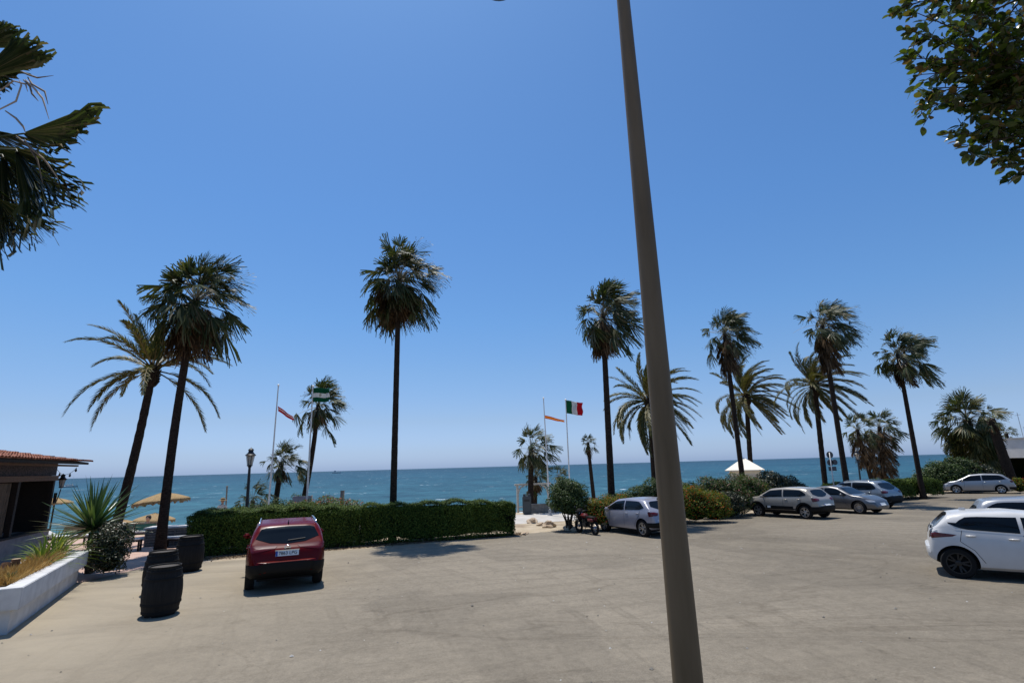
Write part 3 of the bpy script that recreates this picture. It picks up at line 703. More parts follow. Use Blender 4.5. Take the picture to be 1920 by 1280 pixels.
def wheel(root, x, y, rw, sg, alloy, spokes=5, wd=.21):
    mb = MB(); MX = Matrix.Translation((x, y, rw)) @ Matrix.Rotation(R_(-90 * sg), 4, 'X')
    ri = rw * .70
    mb.lathe([(ri, -wd / 2), (rw * .93, -wd / 2), (rw * .99, -wd * .36), (rw, 0), (rw * .99, wd * .36), (rw * .93, wd / 2), (ri, wd / 2)], 40, M=MX, cap=False)
    mb.lathe([(ri + .002, -wd * .4), (ri - .01, wd * .08)], 24, M=MX, cap=False); mb.lathe([(ri, wd * .05), (.01, wd * .05)], 24, M=MX, cap=False)
    w = mb.build('wheel', M['rubber'], root, True, 40)
    mb = MB(); mb.lathe([(ri, wd * .36), (ri, wd * .47), (ri - .022, wd * .47), (ri - .03, wd * .30)], 36, M=MX, cap=False)
    for k in range(spokes):
        for da in (-.13, .13):
            a = 2 * math.pi * k / spokes + da; a2 = 2 * math.pi * k / spokes + da * 1.7
            p0 = Vector((math.cos(a) * .05, math.sin(a) * .05, wd * .30)); p1 = Vector((math.cos(a2) * (ri - .012), math.sin(a2) * (ri - .012), wd * .40))
            sd = Vector((-math.sin(a), math.cos(a), 0)) * .017
            z = Vector((0, 0, .03))
            mb.add([p0 - sd, p0 + sd, p1 + sd * 1.1, p1 - sd * 1.1, p0 - sd - z, p0 + sd - z, p1 + sd - z, p1 - sd - z], [(0, 1, 2, 3), (0, 4, 5, 1), (3, 2, 6, 7), (1, 5, 6, 2), (0, 3, 7, 4)], 0, MX)
    mb.lathe([(.062, wd * .25), (.06, wd * .36), (.04, wd * .39), (.005, wd * .39)], 16, M=MX, cap=False)
    mb.build('rim', alloy, w, True, 30)
    return w
def text_mesh(name, txt, size, m, parent, MX, ext=.001):
    cu = bpy.data.curves.new(name, 'FONT'); cu.body = txt; cu.size = size; cu.extrude = ext; cu.align_x = 'CENTER'; cu.align_y = 'CENTER'
    o = bpy.data.objects.new('tmp', cu); COL.objects.link(o); dg = bpy.context.evaluated_depsgraph_get(); dg.update()
    me = bpy.data.meshes.new_from_object(o.evaluated_get(dg)); bpy.data.objects.remove(o, do_unlink=True)
    me.transform(MX); me.materials.clear(); me.materials.append(m)
    return link(name, me, parent)
def make_car(label, loc, head, c, mpaint, alloy, glassend, qcut=.0, taillight=None, arch=None, rails=None, bumper=None, plate=None, seams=True, cat='car', hw=(.60, .54), tl_shape=None, name='parked_car', sill=None, spoiler=None, rear_glass=None, spokes=5, head_lamps=True, grp='cars in the car park'):
    loc = Vector(loc)
    t = thing(name, label, cat, loc, 0, grp)
    fwd = Vector((math.cos(head), math.sin(head), SL * math.sin(head))).normalized(); up = Vector((0, -SL, 1)).normalized(); lf = up.cross(fwd)
    t.rotation_euler = Matrix((fwd, lf, up)).transposed().to_euler()
    c.body(t, mpaint); h2 = c.L / 2
    # windows along the sides
    f = lambda X: (float(np.interp(X, c.x, c.zb)), float(np.interp(X, c.x, c.zt)))
    x0, x1, xb = glassend; gap = .035
    xs = np.linspace(x0, x1, 26)
    for sg in (-1, 1):
        d = (0, -sg, 0)
        for a, b in ((x0, xb - gap), (xb + gap, x1)):
            lo = []; hi = []
            for X in np.linspace(a, b, 12):
                zb, zt = f(X); zl = zb + .03; zh = min(zt - .10, c.H - .125)
                if X < x0 + .35: zh -= qcut * (1 - (X - x0) / .35) ** 1.5; zl += .5 * qcut * (1 - (X - x0) / .35) ** 2
                if zh - zl < .03: zh = zl + .015
                lo.append(c.xz(X, sg, zl)); hi.append(c.xz(X, sg, zh))
            c.patch('side_window', t, M['glass'], lo + hi[::-1], d, .005)
        if seams:
            zb = f(xb)[0]
            c.strip('door_seam', t, M['blackplastic'], [c.xz(xb, sg, zb), c.xz(xb + .01, sg, .36)], d, .010, .002)
            zb = f(x1 - .28)[0]; xa = c.ax[1] - c.rw - .10
            c.strip('door_seam', t, M['blackplastic'], [c.xz(x1 - .30, sg, zb), c.xz(x1 - .25, sg, .7), c.xz(xa - .03, sg, .36)], d, .010, .002)
            xr = c.ax[0] + c.rw * .72
            c.strip('door_seam', t, M['blackplastic'], [c.xz(x0 + .22, sg, f(x0 + .22)[0]), c.xz(xr - .12, sg, .80), c.xz(xr + .10, sg, .62), c.xz(xr + .24, sg, .36)], d, .010, .002)
            for X in (xb - .16, x0 + .36):
                z = f(X)[0] - .10; q = c.cast(c.xz(X, sg, z), d, .02)
                MB().box((0, 0, 0), (.19, .035, .032), 0, Matrix.Translation(q), .012).build('door_handle', mpaint, t, True)
        q = c.cast(c.xz(x1 - .18, sg, f(x1 - .18)[0] + .05), d, .0)
        mb = MB(); mb.box((0, 0, 0), (.13, .17, .14), 0, Matrix.Translation(q + Vector((0, sg * .13, .02))), .04); mb.box((0, 0, 0), (.06, .12, .04), 0, Matrix.Translation(q + Vector((0, sg * .03, -.02))))
        mb.build('wing_mirror', mpaint, t, True)
        zs = c.dark + .02
        if sill or arch:
            c.strip('sill_trim', t, M['blackplastic'], [c.xz(c.ax[0] + c.rw + .07, sg, zs), c.xz(c.ax[1] - c.rw - .07, sg, zs)], d, .15, .006, 12)
        if arch:
            for ax in c.ax:
                pts = [(ax + math.cos(a) * (c.rw + .055 + arch / 2), c.rw + .005 + math.sin(a) * (c.rw + .055 + arch / 2)) for a in np.linspace(-.15, math.pi + .15, 20)]
                c.strip('arch_trim', t, M['blackplastic'], [c.xz(X, sg, Z) for X, Z in pts], d, arch, .008, 1)
        if rails:
            a, b = rails; pts = []
            for X in np.linspace(a, b, 9):
                y = sg * (c.W / 2 * .955 - .27 * (f(X)[1] - f(X)[0]) - .07); k = .045 if a + .05 < X < b - .05 else .0
                pts.append((X - h2, y, f(X)[1] - .02 + k))
            MB().tube(pts, .018, 8).build('roof_rail', M['chrome'], t, True)
        # lamps at the corners
        dd = Vector((.72, -sg * .69, 0)); sv = Vector((.69, sg * .72, 0))
        zl = taillight or (.78, 1.0)
        cz = (zl[0] + zl[1]) / 2; hh = (zl[1] - zl[0]) / 2; o = Vector((.06 - h2, sg * c.W / 2 * .86, cz)) - dd * 1.5
        shp = tl_shape or [(-.17, -.6), (.16, -1), (.20, 1), (-.05, 1), (-.20, .5)]
        c.patch('tail_lamp', t, M['redlens'], [o + sv * a + Vector((0, 0, b * hh)) for a, b in shp], dd, .007)
        if head_lamps:
            dd = Vector((-.75, -sg * .66, 0)); sv = Vector((-.66, sg * .75, 0))
            zn = f(c.L - .28)[1] - .10; o = Vector((h2 - .16, sg * c.W / 2 * .78, zn)) - dd * 1.5
            c.patch('headlamp', t, M['clearlens'], [o + sv * a + Vector((0, 0, b)) for a, b in ((-.16, -.06), (.12, -.05), (.26, .06), (.05, .05), (-.15, .0))], dd, .007)
    # windscreen and rear window
    zt = [f(X)[1] for X in c.x]
    zw0 = f(glassend[3] if len(glassend) > 3 else x1 + .1)[1]
    hwid = c.W / 2
    c.patch('windscreen', t, M['glass'], [(5, a * hwid, z) for a, z in ((-.80, c.zws + .04), (0, c.zws + .03), (.80, c.zws + .04), (.62, c.H - .12), (0, c.H - .095), (-.62, c.H - .12))], (-1, 0, 0), .006)
    rg = rear_glass or (c.tailz + .05, c.H - .15, .70, .58)
    z0, z1, w0, w1 = rg
    c.patch('rear_window', t, M['glass'], [(-5, a * hwid, z) for a, z in ((-w0 * .55, z0 + .0), (0, z0 - .03), (w0 * .55, z0), (w0, z0 + .10), (w1 + .04, z1 - .03), (w1 - .08, z1), (0, z1 + .015), (-w1 + .08, z1), (-w1 - .04, z1 - .03), (-w0, z0 + .10))], (1, 0, 0), .006)
    for ax in c.ax:
        for sg in (-1, 1): wheel(t, ax - h2, sg * (c.W / 2 - .125), c.rw, sg, alloy, spokes)
    if bumper:
        z0, z1 = bumper
        c.patch('lower_bumper', t, M['blackplastic'], [(-5, a * hwid, z) for a, z in ((-.72, z0), (.72, z0), (.80, z1), (.45, z1 + .03), (0, z1 + .03), (-.45, z1 + .03), (-.80, z1))], (1, 0, 0), .014)
        for sg in (-1, 1):
            dd = Vector((.72, -sg * .69, 0)); sv = Vector((.69, sg * .72, 0)); o = Vector((.06 - h2, sg * c.W / 2 * .86, (z0 + z1) / 2)) - dd * 1.5; hz = (z1 - z0) / 2
            c.patch('bumper_corner', t, M['blackplastic'], [o + sv * a + Vector((0, 0, b * hz)) for a, b in ((-.22, -1), (.28, -1), (.28, .9), (-.22, 1))], dd, .018)
    # plates
    for side, z in (('rear', c.platez), ('nose', c.nosez)):
        if not z: continue
        o = (-5, 0, z) if side == 'rear' else (5, 0, z); d = (1, 0, 0) if side == 'rear' else (-1, 0, 0)
        q = c.cast(o, d, .016); sx = -1 if side == 'rear' else 1
        pl = c.patch('number_plate', t, M['plate'], [(o[0], -.26, z - .057), (o[0], .26, z - .057), (o[0], .26, z + .057), (o[0], -.26, z + .057)], d, .010)
        yb_ = .235 * (1 if side == 'rear' else -1); c.patch('country_band', t, M['plateblue'], [(o[0], yb_ - .022, z - .055), (o[0], yb_ + .022, z - .055), (o[0], yb_ + .022, z + .055), (o[0], yb_ - .022, z + .055)], d, .013, 2, parent=pl)
        if plate and side == 'rear':
            MX = Matrix.Translation(q + Vector((-.0085, -.015, 0))) @ Matrix.Rotation(R_(-90), 4, 'Z') @ Matrix.Rotation(R_(90), 4, 'X')
            text_mesh('registration', plate, .105, M['blackplastic'], pl, MX)
    # underbody
    MB().box((0, 0, c.rw * .85), (c.L - .9, c.W - .55, .16)).build('underbody', M['blackplastic'], t)
    return t
# ---------------------------------------------------------------- the place
build_setting(); build_light()
U = Vector((.94, .34, 0)).normalized(); Vv = Vector((-U.y, U.x, 0))     # along the shore, and towards the sea
def on(X, Y): return Vector((X, Y, gz(X, Y)))
def onP(x, y, Y):
    p = P(x, y, Y); return on(p.x, p.y)

# ---- tall fan palms
W = (.46, -.05, 0)
def tall(label, bx, by, tx, ty, Y, rb, rt, cr, skirt, seed, Yt=None, **k):
    b = onP(bx, by, Y); tp = P(tx, ty, Yt or Y)
    return fan_palm(label, b, tp, rb, rt, cr, skirt=skirt, seed=seed, **k)
b0 = G(300, 1030)
tall('tall fan palm with a thick leaning trunk standing beside the black barrels and stacked sunbeds', 300, 1030, 368, 560, b0.y, .215, .155, 2.08, 1.5, 11, ng=84, nd=70, wind=(.28, -.05, 0), bow=(-.12, 0, 0), fat=1.35, ns=20)
tall('tall straight lone fan palm rising from behind the long hedge, round full crown', 736, 990, 748, 523, 23, .17, .125, 1.95, 1.0, 12, ng=92, nd=80, wind=(.20, -.05, 0), el_lo=-40, fat=1.5, ns=20)
tall('tall fan palm behind the silver hatchback, just left of the big lamp post', 1147, 950, 1130, 590, 27, .21, .15, 1.78, 1.2, 13, ng=84, nd=66, fat=1.3, ns=20, wind=(.50, -.05, 0), prune=.35)
tall('tall leaning fan palm whose trunk passes in front of the white kiosk roof', 1397, 935, 1358, 625, 35, .20, .15, 1.72, 1.9, 14, ng=78, nd=66, fat=1.2, ns=20, wind=(.42, -.05, 0), prune=.35)
tall('tall fan palm with the highest crown of the right-hand group, crossing a date palm', 1590, 925, 1541, 610, 34, .21, .15, 1.82, 2.2, 15, ng=78, nd=66, fat=1.1, ns=20, wind=(.55, -.05, 0), prune=.45)
tall('tall slim fan palm leaning left behind the right-hand hedge, standing clear of others', 1727, 912, 1683, 664, 38, .20, .14, 1.92, 1.2, 16, ng=76, nd=44, ns=20, wind=(.55, -.05, 0), prune=.3)
# ---- smaller fan palms
S = 'small fan palms by the beach'
tall('fan palm behind the green and white flag, crown blown open to the right', 560, 935, 597, 757, 30, .18, .13, 1.5, .3, 21, ng=44, nd=10, wind=(.40, -.05, 0), bow=(.15, 0, 0), group=S, ns=20, prune=.1)
tall('short fan palm beside the flagpole with the red pennant', 512, 955, 528, 866, 29, .17, .15, 1.15, .2, 22, ng=40, nd=10, wind=(.35, -.05, 0), group=S, ns=18)
tall('short stout fan palm beside the grey litter bin and white gate frame', 994, 950, 996, 838, 36.3, .24, .20, 1.55, .3, 23, ng=44, nd=18, wind=(.35, -.05, 0), group=S, ns=18)
tall('low shaggy fan palm half hidden behind the stout palm by the litter bin', 1001, 950, 1004, 892, 40, .2, .18, 1.25, .4, 24, ng=24, nd=18, wind=(.3, -.05, 0), group=S, ns=16)
tall('young slender fan palm with a tiny crown between round bush and tall palm', 1115, 945, 1102, 829, 38, .17, .13, .72, .5, 25, ng=26, nd=12, wind=(.30, -.05, 0), group=S, ns=16)
tall('little fan palm peeping out above the round clipped bush', 1050, 930, 1047, 893, 42, .2, .18, 1.0, .2, 26, ng=20, nd=4, wind=(.3, -.05, 0), group=S, ns=16)
tall('leaning shaggy fan palm behind the thin black lantern post at right', 1640, 905, 1607, 805, 52, .24, .20, 1.75, 2.8, 27, ng=34, nd=80, wind=(.28, -.05, 0), group=S, ns=18, fat=1.7)
tall('fan palm wearing a long shaggy skirt of dead fronds down its trunk', 1652, 905, 1649, 800, 54, .25, .22, 1.9, 4.4, 28, ng=40, nd=150, wind=(.22, -.05, 0), group=S, ns=18, fat=2.3)
tall('big shaggy fan palm with thick trunk behind the rightmost parked silver estate', 1848, 890, 1812, 785, 49, .42, .35, 2.7, 4.4, 29, ng=84, nd=210, wind=(.05, -.05, 0), group=S, ns=18, fat=2.7, el_lo=-60, skirt_mat='date')
tall('leaning thick-trunked palm with a sparse cropped crown at the white beach building', 1900, 905, 1857, 785, 46, .46, .36, 1.15, .5, 30, ng=18, nd=22, wind=(.1, -.05, 0), group=S, ns=16)
tall('distant fan palm top showing over the terrace of the white beach building', 1896, 850, 1886, 812, 66, .25, .22, 1.15, .3, 31, ng=22, nd=6, wind=(.4, -.05, 0), group=S, ns=14)
tall('low bushy fan palm beside the black lantern post behind the long hedge', 472, 965, 474, 938, 28, .14, .13, 1.0, .1, 32, ng=24, nd=6, wind=(.35, -.05, 0), group=S, ns=16)
# ---- palm at the left edge of the picture, crown overhead
def near_fans(out, rng, org):
    # the big ragged fans that hang into view, each from its own stalk end to its tip
    for hx, hy, tx, ty, Y, span, fold, dr in ((-40, 150, 80, 74, 5.5, .45, .15, .05), (-60, 90, 35, 52, 5.8, .5, .2, .05), (44, 252, 170, 240, 5.4, .60, .0, .02), (30, 282, 104, 385, 5.5, .36, .3, .06),
                                        (4, 292, 76, 405, 5.8, .45, .3, .08), (-6, 372, 40, 448, 5.4, .62, .2, .10), (-12, 350, 26, 468, 5.6, .5, .25, .10), (-35, 330, 44, 456, 5.9, .5, .3, .14), (-30, 270, 64, 338, 6.0, .55, .3, .10),
                                        (-40, 240, 54, 300, 6.1, .5, .3, .15), (-60, 380, -10, 455, 5.5, .6, .2, .1), (-70, 300, 36, 400, 6.2, .6, .3, .2), (-60, 140, 40, 128, 5.9, .5, .3, .1)):
        h = np.array(P(hx, hy, Y)) - org; e = np.array(P(tx, ty, Y + rng.uniform(-.25, .15))) - org
        R = np.linalg.norm(e - h); d = (e - h) / R; nn = vec(.1, -.95, .28) + rng.normal(size=3) * .10; nn = nrm(nn - d * nn.dot(d))
        c = np.array(P(-150, 300, 5.7)) - org
        ribbon(out, [c, (c + h) / 2 + vec(0, 0, .10), h + vec(0, 0, .01), h + d * .04], [.022, .018, .013, .010], (0, 1, 0))
        fan(out, h, d, nn, R * .97, span, 66, dr * .8, np.array((.0, 0, .0)), rng, fold * .6, .55)
p0 = P(-150, 300, 5.7); b = Vector((p0.x - .25, p0.y + .1, SL * p0.y))
near = fan_palm('near fan palm at the left picture edge, big ragged fans hanging into view', b, p0, .24, .19, 1.7, ng=60, nd=26, skirt=.8, seed=46, wind=(.0, 0, 0), group='palms close to the camera', ns=30, el_lo=-62, fat=1.0, skip=lambda d: d[0] > -.05, extra=near_fans)
out = NP(); rng = np.random.default_rng(3)
for path in (((-20, 185), (25, 152), (48, 158), (52, 172)), ((-20, 215), (30, 190), (40, 160), (36, 150)), ((40, 134), (52, 140), (70, 146), (100, 142)), ((48, 150), (66, 168), (80, 185), (92, 224)), ((44, 150), (56, 162), (60, 176), (72, 190)), ((52, 145), (60, 158), (84, 172), (90, 196)), ((10, 208), (30, 222), (44, 238), (48, 250)), ((46, 262), (60, 280), (84, 300), (112, 340)), ((30, 255), (52, 272), (70, 300), (80, 345))):
    pts = [np.array(P(x, y, 5.3)) - np.array(near.location) for x, y in path]; ribbon(out, pts, [.007, .012, .012, .003], (0, 1, 0))
out.mesh('dry_flower_stalks', M['litter_pale'] if 'litter_pale' in M else M.setdefault('litter_pale', leafmat('dry_stalk', [(0, (.10, .07, .045)), (1, (.42, .34, .27))], .8, 0)), near)

# ---- date palms
def dp(label, bx, by, tx, ty, Y, rb, rt, Lf, seed, **k):
    b = onP(bx, by, Y); return date_palm(label, b, P(tx, ty, Y), rb, rt, Lf, seed=seed, **k)
dp('leaning date palm with sparse feathery fronds behind the yucca and thick palm', 214, 975, 287, 694, 24, .225, .17, 3.55, 41, nf=42, wind=(.16, -.03, 0), el_lo=-36, bow=(.1, 0, 0), drop=lambda d, u, r: (u > .4 and abs(d[0]) < .45) or (u > .7 and r.random() < .45))
dp('date palm crossed by the big lamp post, its fronds spreading both sides', 1228, 930, 1217, 752, 34, .20, .17, 3.5, 42, nf=60, wind=(.45, -.05, 0), el_lo=-50)
dp('date palm rising behind the white kiosk with wind-swept fronds', 1406, 900, 1399, 742, 43, .22, .19, 3.9, 43, nf=54, wind=(.85, -.05, 0), el_lo=-48)
dp('date palm behind the parked saloon, fronds tangled with a taller fan palm', 1548, 925, 1527, 722, 37.5, .20, .18, 3.4, 44, nf=54, wind=(.80, -.05, 0), el_lo=-50)

# ---- hedges
a = G(342, 1047); b = G(972, 1004); q = a.lerp(b, .47)
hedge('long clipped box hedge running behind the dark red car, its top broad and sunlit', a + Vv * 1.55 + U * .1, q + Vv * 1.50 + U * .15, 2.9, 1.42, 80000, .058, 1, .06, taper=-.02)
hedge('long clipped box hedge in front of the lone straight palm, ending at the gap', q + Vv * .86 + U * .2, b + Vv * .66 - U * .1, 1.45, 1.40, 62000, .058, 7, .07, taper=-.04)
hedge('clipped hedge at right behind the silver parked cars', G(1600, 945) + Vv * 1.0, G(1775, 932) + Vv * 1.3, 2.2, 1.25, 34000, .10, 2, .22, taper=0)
# ---- shrubs
SH = 'shrubs along the car park edge'
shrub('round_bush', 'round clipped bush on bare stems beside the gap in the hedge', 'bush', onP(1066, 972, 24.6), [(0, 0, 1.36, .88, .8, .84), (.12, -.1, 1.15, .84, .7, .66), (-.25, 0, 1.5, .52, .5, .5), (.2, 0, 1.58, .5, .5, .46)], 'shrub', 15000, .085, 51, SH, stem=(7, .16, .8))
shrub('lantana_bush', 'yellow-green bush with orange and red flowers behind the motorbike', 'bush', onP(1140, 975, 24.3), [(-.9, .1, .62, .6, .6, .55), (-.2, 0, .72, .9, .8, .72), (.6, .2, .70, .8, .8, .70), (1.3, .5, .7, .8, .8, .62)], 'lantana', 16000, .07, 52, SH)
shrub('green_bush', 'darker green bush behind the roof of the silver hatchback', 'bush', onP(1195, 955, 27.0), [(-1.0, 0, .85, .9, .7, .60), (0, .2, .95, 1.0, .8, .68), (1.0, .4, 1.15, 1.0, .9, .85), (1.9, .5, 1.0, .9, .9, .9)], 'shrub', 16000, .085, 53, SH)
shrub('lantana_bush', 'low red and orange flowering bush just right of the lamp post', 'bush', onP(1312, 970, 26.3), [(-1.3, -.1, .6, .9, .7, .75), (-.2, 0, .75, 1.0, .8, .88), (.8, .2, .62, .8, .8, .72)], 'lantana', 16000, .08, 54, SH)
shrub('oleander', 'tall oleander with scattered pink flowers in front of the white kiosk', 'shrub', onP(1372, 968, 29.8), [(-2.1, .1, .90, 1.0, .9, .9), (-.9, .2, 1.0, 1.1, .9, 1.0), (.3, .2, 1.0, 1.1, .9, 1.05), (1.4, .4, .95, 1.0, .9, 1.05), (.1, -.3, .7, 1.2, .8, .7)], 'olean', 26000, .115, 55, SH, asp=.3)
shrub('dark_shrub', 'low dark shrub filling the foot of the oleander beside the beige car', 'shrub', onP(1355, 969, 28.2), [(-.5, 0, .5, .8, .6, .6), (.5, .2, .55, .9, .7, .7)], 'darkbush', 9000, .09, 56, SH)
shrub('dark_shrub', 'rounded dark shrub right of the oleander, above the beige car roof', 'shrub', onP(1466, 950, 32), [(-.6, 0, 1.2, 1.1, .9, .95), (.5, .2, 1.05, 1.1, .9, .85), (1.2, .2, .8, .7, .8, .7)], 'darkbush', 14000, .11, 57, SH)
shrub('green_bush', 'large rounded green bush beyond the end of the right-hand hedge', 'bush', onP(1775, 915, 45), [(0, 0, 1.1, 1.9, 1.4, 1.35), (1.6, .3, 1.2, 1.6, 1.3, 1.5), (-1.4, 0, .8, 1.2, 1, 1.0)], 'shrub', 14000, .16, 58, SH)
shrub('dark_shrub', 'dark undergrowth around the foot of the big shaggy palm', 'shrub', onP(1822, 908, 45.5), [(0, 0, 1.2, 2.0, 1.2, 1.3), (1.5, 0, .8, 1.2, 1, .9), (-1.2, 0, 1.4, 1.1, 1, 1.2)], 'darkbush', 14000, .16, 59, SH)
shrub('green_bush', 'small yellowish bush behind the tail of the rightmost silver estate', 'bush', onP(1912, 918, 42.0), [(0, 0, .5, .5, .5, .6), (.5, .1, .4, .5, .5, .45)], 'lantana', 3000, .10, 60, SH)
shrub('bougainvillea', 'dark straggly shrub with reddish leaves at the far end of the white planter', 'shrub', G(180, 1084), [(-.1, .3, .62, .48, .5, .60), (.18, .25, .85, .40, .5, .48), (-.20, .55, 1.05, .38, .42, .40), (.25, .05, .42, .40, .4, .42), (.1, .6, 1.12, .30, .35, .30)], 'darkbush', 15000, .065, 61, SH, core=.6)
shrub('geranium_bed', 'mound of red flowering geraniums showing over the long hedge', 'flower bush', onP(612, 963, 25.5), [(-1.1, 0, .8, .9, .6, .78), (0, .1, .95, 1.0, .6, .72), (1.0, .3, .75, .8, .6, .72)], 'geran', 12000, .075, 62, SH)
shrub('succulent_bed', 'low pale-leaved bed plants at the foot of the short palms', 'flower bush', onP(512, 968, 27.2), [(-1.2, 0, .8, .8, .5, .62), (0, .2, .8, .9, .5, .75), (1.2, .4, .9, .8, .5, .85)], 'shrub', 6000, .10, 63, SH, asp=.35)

# ---- rocks by the gap
mrock = nmat('limestone', (.34, .25, .17), (.52, .41, .29), 4, .95, .9, .06)
RK = 'rocks edging the gap in the hedge'
def rock(label, x, y, sx, sy, sz, seed):
    bm = bmesh.new(); bmesh.ops.create_icosphere(bm, subdivisions=3, radius=1); rg = np.random.default_rng(seed); ph = rg.uniform(0, 6, 6)
    for v in bm.verts:
        c = v.co; k = 1 + .22 * math.sin(c.x * 3.1 + ph[0]) * math.sin(c.y * 3.3 + ph[1]) + .16 * math.sin(c.z * 5 + ph[2] + c.x * 4) + .06 * math.sin(c.x * 11 + ph[3]) * math.sin(c.y * 9 + ph[4])
        v.co = Vector((round(c.x * k * 6) / 6 * .35 + c.x * k * .65, c.y * k, max(-.25, c.z * k * .9))); v.co = Vector((v.co.x * sx, v.co.y * sy, (v.co.z + .2) * sz))
    me = bpy.data.meshes.new('rock'); bm.to_mesh(me); bm.free(); me.materials.append(mrock); me.polygons.foreach_set('use_smooth', [True] * len(me.polygons)); me.set_sharp_from_angle(angle=R_(28))
    o = link('rock', me, None, G(x, y)); o.rotation_euler = (0, 0, rg.uniform(0, 6)); return tag(o, label, 'rock', RK)
rock('flat brown rock lying nearest to the end of the long hedge', 998, 980, .42, .26, .24, 1)
rock('pale angular rock second from the end of the long hedge', 1030, 988, .36, .3, .26, 2)
rock('small low stone between the two larger rocks by the gap', 1014, 985, .22, .18, .15, 3)
rock('pale rock at the front wheel of the motorbike', 1066, 993, .34, .24, .22, 4)
rock('small flat stone touching the rock by the motorbike', 1079, 995, .2, .18, .15, 5)
rock('little stone at the hedge foot by its right-hand end', 984, 1001, .26, .12, .08, 6)
# dead leaves under the hedge
rng = np.random.default_rng(5); n = 9000; tt = rng.random(n)
A = np.array(G(335, 1052)); B = np.array(G(985, 1001)); C = A + (B - A) * tt[:, None] + np.array(Vv) * (rng.normal(size=(n, 1)) * .22 + .12)
C[:, 2] = SL * C[:, 1] + .015
V, F = leaves(C, np.tile(vec(0, 0, 1), (n, 1)), .07, .04, rng, .35)
M['litter'] = leafmat('fallen_leaf', [(0, (.05, .035, .02)), (.6, (.14, .09, .05)), (1, (.30, .20, .11))], .9, 0)
o = npmesh('leaf_litter', V, F, M['litter']); o['kind'] = 'stuff'; o['label'] = 'dry brown leaves lying along the foot of the long hedge'; o['category'] = 'dead leaves'

# ---- lamp post close to the camera
b = P(1290, 1280, 3.2); tp = P(1168.5, 0, 3.2); k = (tp - b); base = b + k * ((SL * 3.2 - b.z) / k.z); top = b + k * ((7.3 - b.z) / k.z)
m = nmat('grey_green_pole_paint', (.112, .080, .045), (.160, .115, .068), 2.5, .5, .06, .005, .18, (3, 3, .4))
t = thing('lamp_post', 'tall tapering grey-beige lamp post close to the camera, its top out of frame', 'lamp post', base)
mb = MB(); rb = .5 * 56 / FPX * ((b - CAM).dot(_F)); rt = .5 * 23.5 / FPX * ((tp - CAM).dot(_F))
zs = lambda z: rb + (rt - rb) * (z - b.z) / (tp.z - b.z)
kk = (top - base); mb.tube([kk * f for f in np.linspace(0, 1, 30)], [zs(base.z + kk.z * f) for f in np.linspace(0, 1, 30)], 48); mb.build('pole', m, t, True, 50)
mb = MB(); mb.lathe([(rb + .10, 0), (rb + .10, .02), (rb + .03, .03), (rb + .03, .28), (rb + .005, .32)], 32, (0, 0, 0)); mb.build('base_flange', m, t, True, 40)
MB().box((0, -rb - .012, .75), (.09, .016, .32), 0, None, .006).build('access_door', m, t)
hd = P(936, -2, 3.3) ; hd = hd - base
mb = MB(); mb.tube([kk, kk + Vector((-.12, 0, .22)), kk + Vector((-.45, 0, .34)), Vector((hd.x + .28, 0, kk.z + .30))], [.045, .04, .035, .035], 12); mb.build('arm', m, t, True)
s = MB(); hz = hd.z + .034
s.lathe([(.004, .0), (.03, .018), (.10, .05), (.14, .09), (.12, .16), (.03, .2)], 24, (hd.x, hd.y, hz)); s.tube([(hd.x, hd.y, hz + .18), (hd.x + .1, hd.y * .5, kk.z + .30), (hd.x + .3, 0, kk.z + .30)], .03, 8)
s.build('lamp_head', M['black'], t, True, 40)

# ---- flags
FP = 'flagpoles behind the hedges'
def flagpole(label, bx, by, tx, ty, Y, r=.05):
    b = onP(bx, by, Y); tp = P(tx, ty, Y) - b
    t = thing('flagpole', label, 'flagpole', b, 0, FP)
    mb = MB(); mb.tube([Vector((0, 0, -.1)), tp * .5, tp], [r, r * .8, r * .55], 12); mb.lathe([(.0, -.02), (.05, .0), (.06, .04), (.03, .08), (.004, .09)], 10, tp)
    mb.build('pole', M['polewhite'], t, True, 40)
    MB().lathe([(.16, 0), (.16, .05), (.09, .06), (.08, .3), (.06, .32)], 16).build('base_plate', M['galv'], t, True, 40)
    return b, tp
def flag(label, O, du, dv, wave, bands, horizontal, seed, emblem=None, nx=40, ny=16, taper=0):
    """cloth hung at O (upper hoist corner); du runs along the fly, dv down the hoist"""
    rr = random.Random(seed); ph = rr.uniform(0, 6); V = []; F = []; mi = []
    for j in range(ny + 1):
        for i in range(nx + 1):
            u, v = i / nx, j / ny
            w = wave * u ** .7 * math.sin(u * 9 + ph + v * 1.2) + wave * .35 * u * math.sin(u * 21 + v * 4)
            p = du * u * (1 - .03 * math.sin(v * 9 + u * 5)) + dv * (v * (1 - taper * u) + taper * u * .4) + Vector((0, -w, -.04 * u * u + .5 * wave * u * math.sin(u * 7 + v)))
            V.append(tuple(p))
    for j in range(ny):
        for i in range(nx):
            F.append((j * (nx + 1) + i, j * (nx + 1) + i + 1, (j + 1) * (nx + 1) + i + 1, (j + 1) * (nx + 1) + i))
            q = (j + .5) / ny if horizontal else (i + .5) / nx
            mi.append(next(k for k, (e, _) in enumerate(bands) if q <= e))
            if emblem and emblem((i + .5) / nx, (j + .5) / ny): mi[-1] = len(bands)
    ms = [m for _, m in bands] + ([emblem.m] if emblem else [])
    o = npmesh('flag', V, F, ms, None, True, mi, loc=O); md = o.modifiers.new('thick', 'SOLIDIFY'); md.thickness = .004
    return tag(o, label, 'flag', 'flags flying from the seafront poles')
